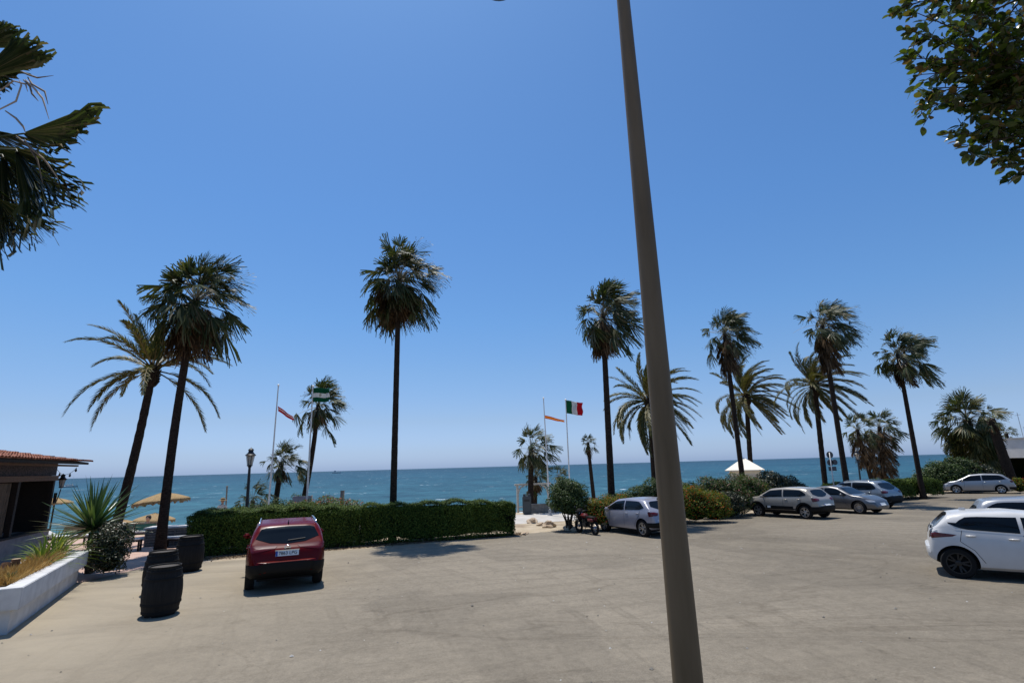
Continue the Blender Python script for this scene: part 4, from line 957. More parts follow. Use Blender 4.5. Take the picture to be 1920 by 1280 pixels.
def cloth(name, c):
    m = mat(name, c, .8, spec=.1); t = N(m, 'ShaderNodeBsdfTranslucent'); t.inputs[0].default_value = (*c, 1); mx = N(m, 'ShaderNodeMixShader'); mx.inputs[0].default_value = .45
    L(m, bsdf(m).outputs[0], mx.inputs[1]); L(m, t.outputs[0], mx.inputs[2]); L(m, mx.outputs[0], m.node_tree.nodes['Material Output'].inputs[0]); return m
cg, cw, cr_, cy, cdg = cloth('green_cloth', (.02, .16, .07)), cloth('white_cloth', (.72, .72, .70)), cloth('red_cloth', (.55, .02, .035)), cloth('yellow_cloth', (.75, .42, .05)), cloth('deep_green_cloth', (.01, .13, .06))
cgrey = cloth('faded_emblem', (.50, .47, .40))
b, tp = flagpole('flagpole behind the short palm flying the limp red and white flag', 503, 955, 522, 723, 27)
O = P(521, 761, 27); flag('narrow drooping red flag with a white mark, folded by the wind', O, P(549, 779, 26.8) - O, Vector((.02, .05, -.26)), .05, [(.30, cr_), (.52, cw), (1, cr_)], True, 3, taper=.1)
b, tp = flagpole('flagpole in front of the windblown palm flying green and white stripes', 575, 955, 587, 725, 26)
O = P(586, 727, 26)
em = lambda u, v: (u - .48) ** 2 * 2.2 + (v - .5) ** 2 < .014
class _E:
    def __init__(s, f, m): s.f, s.m = f, m
    def __call__(s, u, v): return s.f(u, v)
flag('flag of green, white and green horizontal stripes with a small emblem', O, P(618, 726, 25.8) - O, P(586, 753, 26) - O, .06, [(.36, cdg), (.66, cw), (1, cdg)], True, 5, emblem=_E(em, cgrey))
b, tp = flagpole('flagpole over the white gate frame flying the thin folded flag', 1031, 955, 1019, 747, 33)
O = P(1020.5, 778, 33); flag('thin folded red and yellow flag streaming flat in the wind', O, P(1058, 786, 32.7) - O, Vector((.02, .3, -.17)), .04, [(.3, cr_), (.68, cy), (1, cr_)], True, 6, taper=.3)
b, tp = flagpole('flagpole behind the round bush flying the green, white and red tricolour', 1070, 945, 1060.5, 750, 33)
O = P(1061, 750, 33); flag('tricolour flag of green, white and red upright bands', O, P(1092, 754, 32.8) - O, P(1062, 774.5, 33) - O, .07, [(.34, cg), (.66, cw), (1, cr_)], False, 8)

# ---- lanterns
def lantern_head(root, c, s, name='lantern'):
    mb = MB(); c = Vector(c)
    for k in range(6):
        a = k * math.pi / 3 + .26
        mb.tube([c + Vector((math.cos(a) * .11 * s, math.sin(a) * .11 * s, 0)), c + Vector((math.cos(a) * .19 * s, math.sin(a) * .19 * s, .46 * s))], .012 * s, 5)
    mb.lathe([(.03 * s, -.08 * s), (.13 * s, -.03 * s), (.13 * s, .01 * s), (.02 * s, .015 * s)], 18, c)
    mb.lathe([(.23 * s, .45 * s), (.25 * s, .48 * s), (.20 * s, .53 * s), (.12 * s, .62 * s), (.11 * s, .70 * s), (.14 * s, .72 * s), (.10 * s, .78 * s), (.03 * s, .82 * s), (.005, .86 * s)], 18, c)
    h = mb.build(name, M['black'], root, True, 35)
    m = MB().lathe([(.105 * s, .015 * s), (.185 * s, .455 * s)], 6, c, cap=False)
    m.build('frosted_pane', M.setdefault('frost', mat('frosted_glass', (.50, .44, .36), .5, trans=.25)), h)
    return h
LG = 'black iron lantern posts'
def lantern_post(label, bx, by, tx, ty, Y, s=1.0):
    b = onP(bx, by, Y); tp = P(tx, ty, Y) - b; h = tp.z
    t = thing('lantern_post', label, 'street lamp', b, 0, LG)
    mb = MB(); mb.lathe([(.17, -.05), (.17, .10), (.13, .14), (.12, .5), (.14, .54), (.10, .60), (.075, .8), (.065, h * .6), (.055, h - .95 * s), (.085, h - .93 * s), (.05, h - .87 * s)], 16, cap=True)
    k = Matrix.Identity(4); k[0][2] = tp.x / h; k[1][2] = tp.y / h
    for i, v in enumerate(mb.v): mb.v[i] = tuple(k @ Vector(v))
    mb.build('post', M['black'], t, True, 40)
    lantern_head(t, (tp.x * (1 - .8 * s / h), tp.y, h - .84 * s), s)
lantern_post('black iron lantern post standing behind the long hedge', 461, 985, 470.5, 839, 24.5, .95)
lantern_post('thin black lantern post among the shaggy palms at right', 1615, 918, 1606, 843, 47, 1.0)

# ---- traffic signs seen from behind
b = onP(1565, 925, 33.5); tp = P(1555, 848, 33.5) - b
t = thing('traffic_sign', 'traffic sign pole carrying several grey sign backs behind the parked saloon', 'traffic sign', b)
mb = MB(); mb.tube([Vector((0, 0, -.05)), tp], .032, 10); mb.build('pole', M['galv'], t, True)
mdk = mat('sign_back', (.075, .08, .09), .55, metal=.4)
def disc(c, r):
    mb = MB(); mb.lathe([(r, -.012), (r, .012)], 28, M=Matrix.Translation(c) @ Matrix.Rotation(R_(90), 4, 'X')); return mb.build('sign_plate', mdk, t)
disc(tp + Vector((.03, .05, -.14)), .21); disc(tp + Vector((-.02, .05, -.62)), .20); disc(tp + Vector((.27, .05, -.60)), .17)
MB().box(tp + Vector((.06, .05, -1.0)), (.50, .02, .26), 0, None, .008).build('sign_plate', mdk, t)

# ---- posts on the beach
for lab, bx, by, ty, Y, r in (('thin grey post standing in the sea air left of the lantern post', 425, 965, 912, 33, .045), ('square grey wooden post showing over the hedge beside the geraniums', 640, 968, 920, 29, .09)):
    b = onP(bx, by, Y); tp = P(bx + .8, ty, Y) - b
    mb = MB()
    if r < .06: mb.tube([Vector((0, 0, -.1)), tp], r, 8); mb.lathe([(r, 0), (r * 1.5, .01), (r * 1.5, .04), (.005, .06)], 8, tp)
    else: mb.box((0, 0, tp.z / 2), (r * 2, r * 2, tp.z), 0, None, .015); mb.box((0, 0, tp.z + .012), (r * 2.3, r * 2.3, .025))
    o = mb.build('post', M.setdefault('greywood', nmat('weathered_wood', (.16, .14, .12), (.26, .23, .20), 12, .85, .4, mapscale=(4, 4, 1))), None, False, loc=b); tag(o, lab, 'post')
# ---- information board
b = onP(566, 968, 27); c = P(566, 940, 27) - b
t = thing('notice_board', 'small grey notice board behind the hedge at the foot of the flagpole', 'sign', b)
MB().box(c + Vector((0, 0, 0)), (.95, .05, .55), 0, None, .01).build('panel', M.setdefault('slate', nmat('slate_panel', (.16, .17, .21), (.22, .22, .26), 5, .6, .05)), t)
for s in (-1, 1): MB().tube([(s * .42, .06, -.05), (s * .42, .06, c.z + .3)], .03, 8).build('leg', M['greywood'], t, True)

# ---- white gate frame, low wall and litter bin by the gap
b = onP(998, 950, 37.2)
t = thing('gate_frame', 'white timber gate frame with an arched top opening onto the beach', 'gate', b, math.atan2(U.y, U.x))
gw = M.setdefault('offwhite', nmat('weathered_white_paint', (.50, .45, .38), (.66, .61, .53), 6, .8, .2))
hh = P(998, 909, 37.2).z - b.z
for x in (-1.05, 1.25): MB().box((x, 0, hh / 2), (.13, .13, hh), 0, None, .012).build('upright', gw, t)
MB().box((.1, 0, hh + .06), (2.7, .16, .12), 0, None, .012).build('lintel', gw, t)
for x, sg in ((-.985, 1), (1.185, -1)):
    mb = MB(); mb.tube([(x, 0, hh - .55), (x + sg * .05, 0, hh - .30), (x + sg * .2, 0, hh - .10), (x + sg * .45, 0, hh - .03)], .045, 8)
    mb.build('arch_brace', gw, t, True)
for z in (.35, .62): MB().box((.1, 0, z), (2.16, .05, .05)).build('rail', gw, t)
b = onP(1022, 962, 35.4)
t = tag(MB().box((0, 0, .26), (2.0, .28, .52), 0, None, .02).box((0, 0, .54), (2.1, .36, .07), 0, None, .015).build('low_wall', nmat('rough_grey_stone', (.20, .18, .15), (.32, .29, .25), 5, .95, .5), None, False, None, b), 'low stone wall beside the litter bin at the end of the path', 'wall')
t.rotation_euler = (0, 0, .2)
b = onP(988.5, 962, 34.4)
t = thing('litter_bin', 'dark grey litter bin at the gap beside the stout palm', 'litter bin', b)
mb = MB(); mb.box((0, 0, .58), (.56, .46, 1.1), 0, None, .05); mb.build('bin_body', M.setdefault('bingrey', mat('bin_grey', (.045, .055, .06), .5)), t)
mb = MB(); mb.box((-.15, 0, 1.19), (.16, .3, .12), 0, None, .02); mb.box((.16, 0, 1.19), (.16, .3, .12), 0, None, .02); mb.build('hood', M['bingrey'], t)
MB().box((0, -.236, .86), (.34, .014, .14), 0, None, .004).build('slot', M['black'], t)

# ---- low white sea wall behind the cars
q0, q1 = onP(1470, 925, 46), onP(1590, 925, 48); d = q1 - q0
o = MB().box((0, 0, .32), (d.length + 3, .3, .74)).box((0, 0, .72), (d.length + 3.1, .42, .08), 0, None, .02).build('sea_wall', M['cream'], None, False, None, (q0 + q1) / 2); o.rotation_euler = (0, 0, math.atan2(d.y, d.x)); tag(o, 'low pale sea wall seen over the roofs of the parked cars', 'wall')

# ---- kiosk
b = onP(1400, 905, 40); ev = P(1400, 880, 40).z - b.z; ap = P(1398, 857, 40).z - b.z
t = thing('kiosk', 'small cream kiosk with white pyramid roof behind the oleander', 'kiosk', b, -.43)
MB().box((0, 0, ev / 2), (2.1, 2.1, ev)).build('wall', M['cream'], t)
mb = MB(); r = 1.34
mb.add([(-r, -r, ev), (r, -r, ev), (r, r, ev), (-r, r, ev), (0, 0, ap), (-r, -r, ev - .07), (r, -r, ev - .07), (r, r, ev - .07), (-r, r, ev - .07)], [(0, 1, 4), (1, 2, 4), (2, 3, 4), (3, 0, 4), (0, 5, 6, 1), (1, 6, 7, 2), (2, 7, 8, 3), (3, 8, 5, 0), (8, 7, 6, 5)])
mb.build('roof', mat('cream_roof', (.80, .74, .62), .7), t)
MB().box((-.45, -1.06, ev - .42), (.16, .03, .10)).build('vent', M['bingrey'], t)
MB().box((.45, -1.065, 1.0), (.9, .04, 2.0), 0, None, .01).build('door', M['offwhite'], t)
# ---- parked cars
silver = paint('silver_paint', (.30, .31, .33), .45, .32)
lilac = paint('pale_silver_paint', (.30, .30, .35), .3, .32)
beige = paint('beige_paint', (.30, .275, .24), .2, .35)
grey_p = paint('grey_paint', (.13, .13, .135), .5, .3)
red_p = paint('dark_red_paint', (.10, .0011, .0013), 0, .27, .06, .16)
white_p = paint('white_paint', (.56, .55, .535), 0, .3, .3)
blue_s = paint('cool_silver_paint', (.24, .27, .30), .45, .3)
MID = lambda rear, head, c: Vector(rear) + Vector((math.cos(head), math.sin(head), 0)) * (c.L / 2 - c.ax[0])
def put(px, py, az, c, side, flip=False):
    """the ground point under a wheel on one side (+1 left), rear axle unless flip"""
    h = R_(90 - az); g = G(px, py); f = Vector((math.cos(h), math.sin(h), 0)); lf = Vector((-f.y, f.x, 0))
    ax = c.ax[1] if flip else c.ax[0]
    p = g - lf * side * (c.W / 2 - .06) + f * (c.L / 2 - ax); return Vector((p.x, p.y, SL * p.y)), h
# dark red crossover, seen from behind
c = Car(4.38, 1.81, 1.56, 2.65, .93, .345, tail=1.03, hatch=(.16, .62), ws=(2.55, 3.35), hood=1.06, nose=.86, belt=(1.05, .98), clr=.24, rear_low=.42, tailbulge=.09, dark=.44)
c.tailz, c.zws, c.platez, c.nosez = 1.03, 1.06, .86, .5
p, h = put(461, 1105, -25, c, 1)
car = make_car('dark red crossover parked with its back to us against the hedge', p, h, c, red_p, M['alloy'], (.62, 3.12, 1.85), .08, (.90, 1.06), arch=.075, rails=(.75, 2.35), bumper=(.40, .64), plate='7863 LPG', rear_glass=(1.09, 1.42, .80, .64), tl_shape=[(-.34, -.1), (-.05, -.9), (.22, -.6), (.24, .7), (.05, 1.0), (-.34, .55)])
q = c.cast((-5, 0, .975), (1, 0, 0), .012)
mb = MB(); MX = Matrix.Translation(q) @ Matrix.Rotation(R_(90), 4, 'Y')
ring = [(math.cos(a) * .058, math.sin(a) * .058, 0) for a in np.linspace(0, 2 * math.pi, 25)]
mb.tube(ring, .009, 6, M=MX); mb.box((0, 0, 0), (.022, .15, .012), 0, MX); mb.build('round_badge', M['chrome'], car, True, 40)
q = c.cast((.72 - c.L / 2, 0, 5), (0, 0, -1), 0); MB().tube([q, q + Vector((-.05, 0, .09))], [.018, .008], 6).build('aerial', M['black'], car, True)
mb = MB(); q0 = c.cast((-5, 0, 1.12), (1, 0, 0), .018); q1 = c.cast((-5, -.40, 1.15), (1, 0, 0), .018); mb.tube([q0, q0.lerp(q1, .5) + Vector((0, 0, .0)), q1], .010, 6); mb.build('rear_wiper', M['black'], car)
mb = MB(); MB().box(c.cast((-5, 0, .925), (1, 0, 0), .012), (.02, .55, .022), 0, None, .006).build('plate_garnish', M['chrome'], car)
# silver hatchback left of the lamp post
c = Car(4.04, 1.77, 1.46, 2.58, .83, .325, tail=.98, hatch=(.12, .56), ws=(2.35, 3.2), hood=.98, nose=.74, belt=(1.01, .90), tailbulge=.06)
c.tailz, c.zws, c.platez, c.nosez = .98, .98, .62, .45
p, h = put(1207, 1006.5, -26, c, 1)
car = make_car('pale silver hatchback parked nose-in beside the motorbike, partly behind the lamp post', p, h, c, lilac, M['alloy'], (.50, 2.98, 1.72), .14, (.78, .95), bumper=(.38, .56), rear_glass=(1.04, 1.33, .72, .58))
q = c.cast((.60 - c.L / 2, 0, 5), (0, 0, -1), 0); MB().box(q + Vector((-.03, 0, .035)), (.13, .03, .07), 0, None, .012).build('aerial', M['black'], car)
# beige hatchback with dark door strips
c = Car(4.0, 1.75, 1.50, 2.54, .80, .325, tail=1.0, hatch=(.14, .50), ws=(2.45, 3.15), hood=1.03, nose=.84, belt=(1.05, .97), clr=.24, tailbulge=.07, dark=.38)
c.tailz, c.zws, c.platez, c.nosez = 1.0, 1.03, .66, .5
p, h = put(1512, 973, -31, c, 1)
car = make_car('beige hatchback with dark door strip parked against the oleander', p, h, c, beige, M['alloy'], (.52, 2.98, 1.72), .12, (.82, .99), arch=.08, bumper=(.36, .60), rear_glass=(1.06, 1.36, .70, .56))
for sg in (-1, 1):
    c.strip('door_bumper_strip', car, M['blackplastic'], [c.xz(c.ax[0] + .55, sg, .50), c.xz(c.ax[1] - .52, sg, .50)], (0, -sg, 0), .17, .016, 14)
    c.strip('strip_mark', car, M['plate'], [c.xz(c.ax[1] - .78, sg, .53), c.xz(c.ax[1] - .60, sg, .53)], (0, -sg, 0), .10, .022, 4)
# grey saloon facing us
c = Car(4.55, 1.80, 1.42, 2.76, .78, .325, tail=1.0, hatch=(1.0, 1.45), ws=(2.75, 3.45), hood=.96, nose=.74, belt=(.97, .90), boot=.55, tailbulge=.04)
c.tailz, c.zws, c.platez, c.nosez = 1.0, .96, .75, .5
p, h = put(1613, 963.5, 150, c, -1, True)
make_car('grey saloon parked with its nose towards us between two other cars', p, h, c, grey_p, M['alloy'], (.98, 3.22, 2.05), .10, (.78, .95), rear_glass=(1.05, 1.28, .68, .56), spokes=7)
# silver SUV
c = Car(4.50, 1.84, 1.60, 2.68, .86, .35, tail=1.02, hatch=(.12, .62), ws=(2.6, 3.4), hood=1.06, nose=.86, belt=(1.06, .98), clr=.25, tailbulge=.07, dark=.42)
c.tailz, c.zws, c.platez, c.nosez = 1.02, 1.06, .70, .5
p, h = put(1634, 953, -26, c, 1); p.z -= .02
make_car('silver sport utility car with dark roof rails parked right of the grey saloon', p, h, c, blue_s, M['alloy'], (.52, 3.12, 1.9), .12, (.86, 1.02), arch=.07, rails=(.75, 2.4), bumper=(.42, .70), rear_glass=(1.10, 1.44, .74, .60))
# far silver estate
c = Car(4.34, 1.80, 1.53, 2.67, .83, .33, tail=1.0, hatch=(.12, .60), ws=(2.55, 3.45), hood=.99, nose=.80, belt=(1.03, .93), tailbulge=.06)
c.tailz, c.zws, c.platez, c.nosez = 1.0, .99, .66, .5
p, h = put(1880, 925.5, -50, c, 1)
make_car('silver people carrier parked apart at the far right below the shaggy palm', p, h, c, silver, M['alloy'], (.45, 3.20, 1.85), .12, (.84, 1.0), rear_glass=(1.06, 1.38, .72, .58), bumper=(.36, .52))
# white hatchback, black wheels
c = Car(3.94, 1.745, 1.46, 2.56, .92, .325, tail=.98, hatch=(.06, .44), ws=(2.30, 3.10), hood=.98, nose=.74, belt=(1.06, .90), tailbulge=.07, rear_low=.36, dark=.22)
c.tailz, c.zws, c.platez, c.nosez = .98, .98, None, .45
p, h = put(1804, 1084, 126, c, -1)
car = make_car('white hatchback with black wheels cut off by the right picture edge', p, h, c, white_p, M.setdefault('blackalloy', mat('black_alloy', (.004, .004, .004), .5)), (.42, 2.90, 1.66), .22, (.84, .99), rear_glass=(1.03, 1.36, .74, .60), tl_shape=[(-.30, -.5), (.02, -.9), (.34, -.2), (.40, .35), (.10, .9), (-.30, .7)])
for sg in (-1, 1):
    c.patch('tailgate_black_panel', car, M['glass'], [(-5, sg * a * c.W / 2, z) for a, z in ((.50, .86), (.84, .88), (.86, 1.0), (.80, 1.06), (.50, 1.02))], (1, 0, 0), .008)
q = c.cast((.9 - c.L / 2, 0, 5), (0, 0, -1), 0); MB().box(q + Vector((-.12, 0, .03)), (.13, .03, .06), 0, None, .012).build('aerial', white_p, car)
# silver car beyond it
c2 = Car(4.2, 1.79, 1.62, 2.60, .84, .33, tail=.98, hatch=(.12, .55), ws=(2.35, 3.2), hood=.98, nose=.76, belt=(1.02, .92), tailbulge=.06)
c2.tailz, c2.zws, c2.platez, c2.nosez = .98, .98, .62, .45
f = Vector((math.cos(h), math.sin(h), 0)); lf = Vector((-f.y, f.x, 0)); p2 = p + lf * 2.75 + f * .95; p2.z = SL * p2.y
make_car('silver car parked beyond the white hatchback, mostly its roof visible', p2, h, c2, silver, M['alloy'], (.5, 2.98, 1.74), .12, (.80, .96), rear_glass=(1.04, 1.36, .72, .58))

# ---- motorbike
g0 = G(1091, 999); g1 = G(1116, 1003); d = (g1 - g0); h = math.atan2(d.y, d.x) + math.pi; mid = (g0 + g1) / 2 + Vv * .1
t = thing('motorbike', 'small motorbike with red side panels parked beside the silver hatchback', 'motorbike', mid, h)
t.scale = (.92, .92, .92)
for x in (-.63, .66):
    mb = MB(); MX = Matrix.Translation((x, 0, .30)) @ Matrix.Rotation(R_(90), 4, 'X')
    mb.tube([(math.cos(a) * .245, math.sin(a) * .245, 0) for a in np.linspace(0, 2 * math.pi, 33)], .058, 8, M=MX); w = mb.build('wheel', M['rubber'], t, True)
    mb = MB(); mb.lathe([(.20, -.02), (.21, 0), (.20, .02), (.19, 0), (.20, -.02)], 32, M=MX, cap=False); mb.lathe([(.05, -.06), (.05, .06)], 14, M=MX)
    for k in range(6): a = k * math.pi / 3; mb.tube([(math.cos(a) * .04, math.sin(a) * .04, 0), (math.cos(a) * .2, math.sin(a) * .2, 0)], .012, 5, M=MX)
    mb.build('rim', M['alloy'], w, True)
mr = paint('motorbike_red', (.12, .010, .010), 0, .4, .2)
mb = MB()
for s in (-1, 1): mb.tube([(.66, s * .075, .30), (.50, s * .075, .78), (.46, s * .07, .92)], [.022, .026, .024], 8)
mb.build('fork', M['alloy'], t, True)
MB().tube([(.46, 0, .86), (.30, 0, .60), (.12, 0, .38), (-.16, 0, .36), (-.32, 0, .58), (-.62, 0, .70)], .032, 8).tube([(.44, 0, .84), (.1, 0, .72), (-.32, 0, .62)], .03, 8).tube([(-.12, .07, .34), (-.63, .08, .30)], .022, 6).tube([(-.12, -.07, .34), (-.63, -.08, .30)], .022, 6).build('frame', M['black'], t, True)
MB().box((.04, 0, .42), (.36, .26, .26), 0, None, .05).lathe([(.10, -.05), (.10, .13), (.06, .16)], 14, (.16, 0, .52)).build('engine', M['darkalloy'], t, True, 40)
MB().box((.16, 0, .80), (.46, .26, .18), 0, None, .07).build('fuel_tank', mr, t, True)
MB().box((-.38, 0, .76), (.62, .24, .09), 0, None, .035).build('seat', M['blackplastic'], t, True)
for s in (-1, 1): MB().box((-.46, s * .11, .64), (.42, .04, .14), 0, None, .018).build('side_panel', mr, t, True)
MB().box((-.72, 0, .72), (.12, .14, .08), 0, None, .02).build('tail_lamp', M['redlens'], t)
MB().box((.68, 0, .57), (.34, .12, .03), 0, None, .012).build('mudguard', M['blackplastic'], t)
mb = MB()
for s in (-1, 1): mb.tube([(.44, 0, .95), (.42, s * .2, .99), (.34, s * .36, .99)], .016, 6); mb.tube([(.40, s * .26, 1.0), (.44, s * .30, 1.15)], .008, 5); mb.box((.44, s * .31, 1.18), (.02, .10, .07), 0, None, .008)
mb.build('handlebar', M['black'], t, True)
MB().lathe([(.02, -.05), (.07, -.04), (.085, .03), (.08, .05)], 18, M=Matrix.Translation((.56, 0, .88)) @ Matrix.Rotation(R_(90), 4, 'Y')).build('headlamp', M['chrome'], t, True)
MB().box((.50, 0, .84), (.10, .34, .52), 0, Matrix.Rotation(0, 4, 'X'), .04).build('leg_apron', M['blackplastic'], t, True)
MB().tube([(.1, -.14, .36), (-.2, -.16, .28), (-.66, -.17, .36)], [.025, .04, .045], 8).build('exhaust', M['chrome'], t, True)
MB().tube([(-.05, .1, .3), (-.02, .26, .02)], .014, 6).build('stand', M['black'], t)

# ---- barrels
mbar = nmat('dark_stained_staves', (.004, .004, .004), (.011, .010, .009), 4, .8, .35, .01, .35, (8, 8, .6))
BG = 'black barrels at the terrace entrance'
def barrel(label, x, y, s, Hh):
    b = G(x, y); t = thing('barrel', label, 'barrel', b, 0, BG)
    prof = [(.285, 0), (.30, .05)] + [(.30 + .085 * math.sin(math.pi * (.12 + .86 * f)), .05 + f * .88) for f in np.linspace(0, 1, 12)] + [(.318, .95), (.312, .955), (.295, .95), (.29, .92)]
    k = Hh / .955; prof = [(r * s, z * k) for r, z in prof]
    ns = 26; mb = MB(); n = ns * 4; V = []; F = []
    for r, z in prof:
        for i in range(n): a = 2 * math.pi * i / n; q = r * (1 - (.012 if i % 4 == 0 else 0)); V.append((q * math.cos(a), q * math.sin(a), z))
    F = [(i * n + j, i * n + (j + 1) % n, (i + 1) * n + (j + 1) % n, (i + 1) * n + j) for i in range(len(prof) - 1) for j in range(n)]
    mb.add(V, F + [tuple(range(n))[::-1]]); mb.build('staves', mbar, t, True, 50)
    MB().lathe([(.29 * s, .915 * k), (.29 * s, .925 * k), (.005, .925 * k)], 32).build('lid', nmat('barrel_lid_wood', (.04, .033, .027), (.07, .058, .046), 5, .8, .3, mapscale=(1, 9, 1)), t)
    for z in (.09, .24, .72, .86):
        r = np.interp(z * k, [q[1] for q in prof[:14]], [q[0] for q in prof[:14]]) + .006
        MB().lathe([(r, (z - .022) * k), (r + .006, (z - .018) * k), (r + .006, (z + .018) * k), (r, (z + .022) * k)], 48, cap=False).build('hoop', M.setdefault('hoop', mat('blackened_hoop', (.006, .006, .006), .75, spec=.25)), t, True, 40)
barrel('black wooden barrel standing nearest to us on the dusty asphalt', 299, 1152, .93, .94)
barrel('black wooden barrel half hidden directly behind the nearest one', 297, 1112, .97, .97)
barrel('black wooden barrel against the end of the long hedge', 352, 1070, 1.0, 1.0)

# ---- white planter
c0, c1 = Vector((-9.31, 10.26, SL * 10.26)), Vector((-12.12, 15.2, SL * 15.2)); d = (c1 - c0).normalized(); nl = Vector((-d.y, d.x, 0)); ln = (c1 - c0).length
ang = math.atan2(d.y, d.x); t = thing('planter', 'long white masonry planter with overhanging lip, full of dry grass', 'planter', c0, ang)
sl = SL * d.y; hp = .80; wd = .80
tilt = lambda mb: [mb.v.__setitem__(i, (v[0], v[1], v[2] + sl * v[0])) for i, v in enumerate(mb.v)]
mb = MB()
mb.box((ln / 2, .11, hp / 2 - .12), (ln, .2, hp - .2)); mb.box((.10, wd / 2 + .1, hp / 2 - .121), (.2, wd - .2, hp - .202)); mb.box((ln / 2, wd, hp / 2 - .12), (ln, .2, hp - .2)); mb.box((ln - .1, wd / 2 + .1, hp / 2 - .122), (.199, wd - .2, hp - .204))
tilt(mb); mb.build('wall', M['white'], t)
mb = MB(); z = hp - .19
mb.box((ln / 2, .03, z), (ln + .26, .32, .38), 0, None, .012); mb.box((.03, wd / 2 + .06, z - .002), (.32, wd - .22, .376), 0, None, .012); mb.box((ln / 2, wd + .06, z), (ln + .26, .26, .38), 0, None, .012); mb.box((ln - .03, wd / 2 + .06, z - .002), (.32, wd - .22, .376), 0, None, .012)
tilt(mb); mb.build('lip', M['white'], t)
mb = MB(); mb.box((ln / 2, wd / 2, .70), (ln - .2, wd - .2, .1)); tilt(mb); mb.build('soil', nmat('planter_soil', (.10, .07, .045), (.2, .15, .1), 20, .95, .6), t)
PL = lambda a, b, z=.75: c0 + d * a + nl * b + Vector((0, 0, z + sl * a))
rng = np.random.default_rng(77)
out = NP(); out2 = NP()
for i in range(620):
    a = rng.uniform(.5, ln * .80); b = rng.uniform(.18, wd - .15)
    blades(out, np.array(PL(a, b)), 8, rng.uniform(.30, .62) * (.62 + .38 * a / ln), .006, rng, 35, 85, .25, 4, (.06, 0, 0))
g = out.mesh('dry_grass', M['drygrass'], None); g['kind'] = 'stuff'; g['label'] = 'straw-coloured dry grass growing in the white planter'; g['category'] = 'grass'
PG = 'green strap-leaved plants in the planter'
for i, (a, b, s, lab) in enumerate(((ln * .62, .42, .75, 'nearest green strap-leaved tuft in the dry planter grass'), (ln * .78, .55, .9, 'arching green tuft in the middle of the planter plants'), (ln * .88, .4, .85, 'pale green arching tuft at the far lip of the planter'), (ln * .93, .55, 1.0, 'broad yellowish tuft beneath the yucca in the planter'))):
    out = NP(); q = PL(a, b); blades(out, np.zeros(3), 54, s * 1.3, .018, rng, 8, 84, .35, 4, (.05, 0, 0)); o = out.mesh('strap_leaf_plant', M['greengrass'], None); o.location = q; tag(o, lab, 'plant', PG)
# yucca
q = onP(170, 1050, 16.6); cz = P(174, 992, 16.6) - q
t = thing('yucca', 'big spiky yucca at the far end of the white planter', 'yucca', q)
MB().tube([(0, 0, -.05), cz * .5, cz - Vector((0, 0, .1))], [.11, .1, .09], 10).build('trunk', M['trunk_pale'], t, True)
out = NP(); blades(out, np.array(cz), 110, 1.62, .060, rng, -14, 84, .04, 6, (.02, 0, 0)); out.mesh('crown', M['yucca'], t)
# cut stumps at the near end of the planter
mst = nmat('cut_stump_bark', (.10, .045, .02), (.22, .11, .05), 6, .9, .7)
for lab, a, b, hh, r, ln_ in (('upright cut brown stump in the near end of the planter', 22, 1080, .34, .08, (.0, .03)), ('leaning cut brown stump at the left picture edge of the planter', 4, 1084, .28, .09, (-.08, .12))):
    q = G(a, b, .72); t = thing('stump', lab, 'tree stump', q)
    MB().tube([(0, 0, -.05), (ln_[0] * .5, ln_[1] * .5, hh * .5), (ln_[0], ln_[1], hh)], [r * 1.1, r, r * .95], 12).build('stem', mst, t, True, 40)
    MB().lathe([(r * .93, 0), (r * .9, .012), (.01, .014)], 14, (ln_[0], ln_[1], hh)).build('cut_face', nmat('cut_wood', (.40, .28, .17), (.5, .37, .24), 9, .9, .2), t)
q = G(14, 1094, .74); t = thing('agave', 'small broken agave stump with pale leaf ends in the planter corner', 'plant', q)
out = NP(); blades(out, np.zeros(3), 11, .30, .05, rng, 30, 75, .05, 4); out.mesh('leaves', M['yucca'], t)
MB().lathe([(.11, -.05), (.13, .06), (.08, .12), (.01, .14)], 12).build('root_crown', mst, t, True)

# ---- beach restaurant on the left
Bc = onP(88, 1012, 22.0); Ac = on(-15.1, 12.2); d = (Ac - Bc); d.z = 0; ln = d.length; d.normalize(); bk = Vector((d.y, -d.x, 0))
if bk.x > 0: bk = -bk
rz = math.atan2(d.y, d.x)          # local x: from the sea-side corner towards us; local y must point away from the lot
t = thing('beach_bar', 'beach bar with dark timber front and red tiled roof at the left edge', 'building', Bc, rz)
yb = 1 if (Matrix.Rotation(rz, 3, 'Z') @ Vector((0, 1, 0))).dot(bk) > 0 else -1
ez = P(100, 872, 22.0).z - Bc.z    # underside of the eave
D = 6.0
mb = MB(); mb.box((ln / 2, yb * .12, .42), (ln + .1, .24, .84)); mb.box((.12, yb * D / 2, .42), (.24, D - .5, .84)); mb.build('plinth_wall', M['grey'], t)
mb = MB(); mb.box((ln / 2, yb * .22, .87), (ln + .1, .5, .06)); mb.build('counter', M['darkwood'], t)
bz = ez - .62
MB().box((.07, yb * (D / 2 + .1), (.84 + bz) / 2), (.10, D - .12, bz - .84)).build('end_wall', M['darkwood'], t)
for x in [.12] + [3.02 + 2.9 * i for i in range(int((ln - 3) / 2.9) + 1)]: MB().box((x, yb * .12, (.84 + bz) / 2 + .03), (.16, .16, bz - .90)).build('post', M['darkwood'], t)
MB().box((ln / 2, yb * .10, bz + .10), (ln + .3, .16, .2)).build('beam', M['wood'], t)
mfr = nmat('painted_frieze', (.020, .018, .022), (.10, .075, .075), 7, .8, .2, mapscale=(2, 1, 3), detail=2)
MB().box((ln / 2, yb * .14, bz + .50), (ln + .2, .08, .59)).build('frieze', mfr, t)
MB().box((.1, yb * (D / 2 + .2), bz + .50), (.08, D, 1.0)).build('frieze', mfr, t)
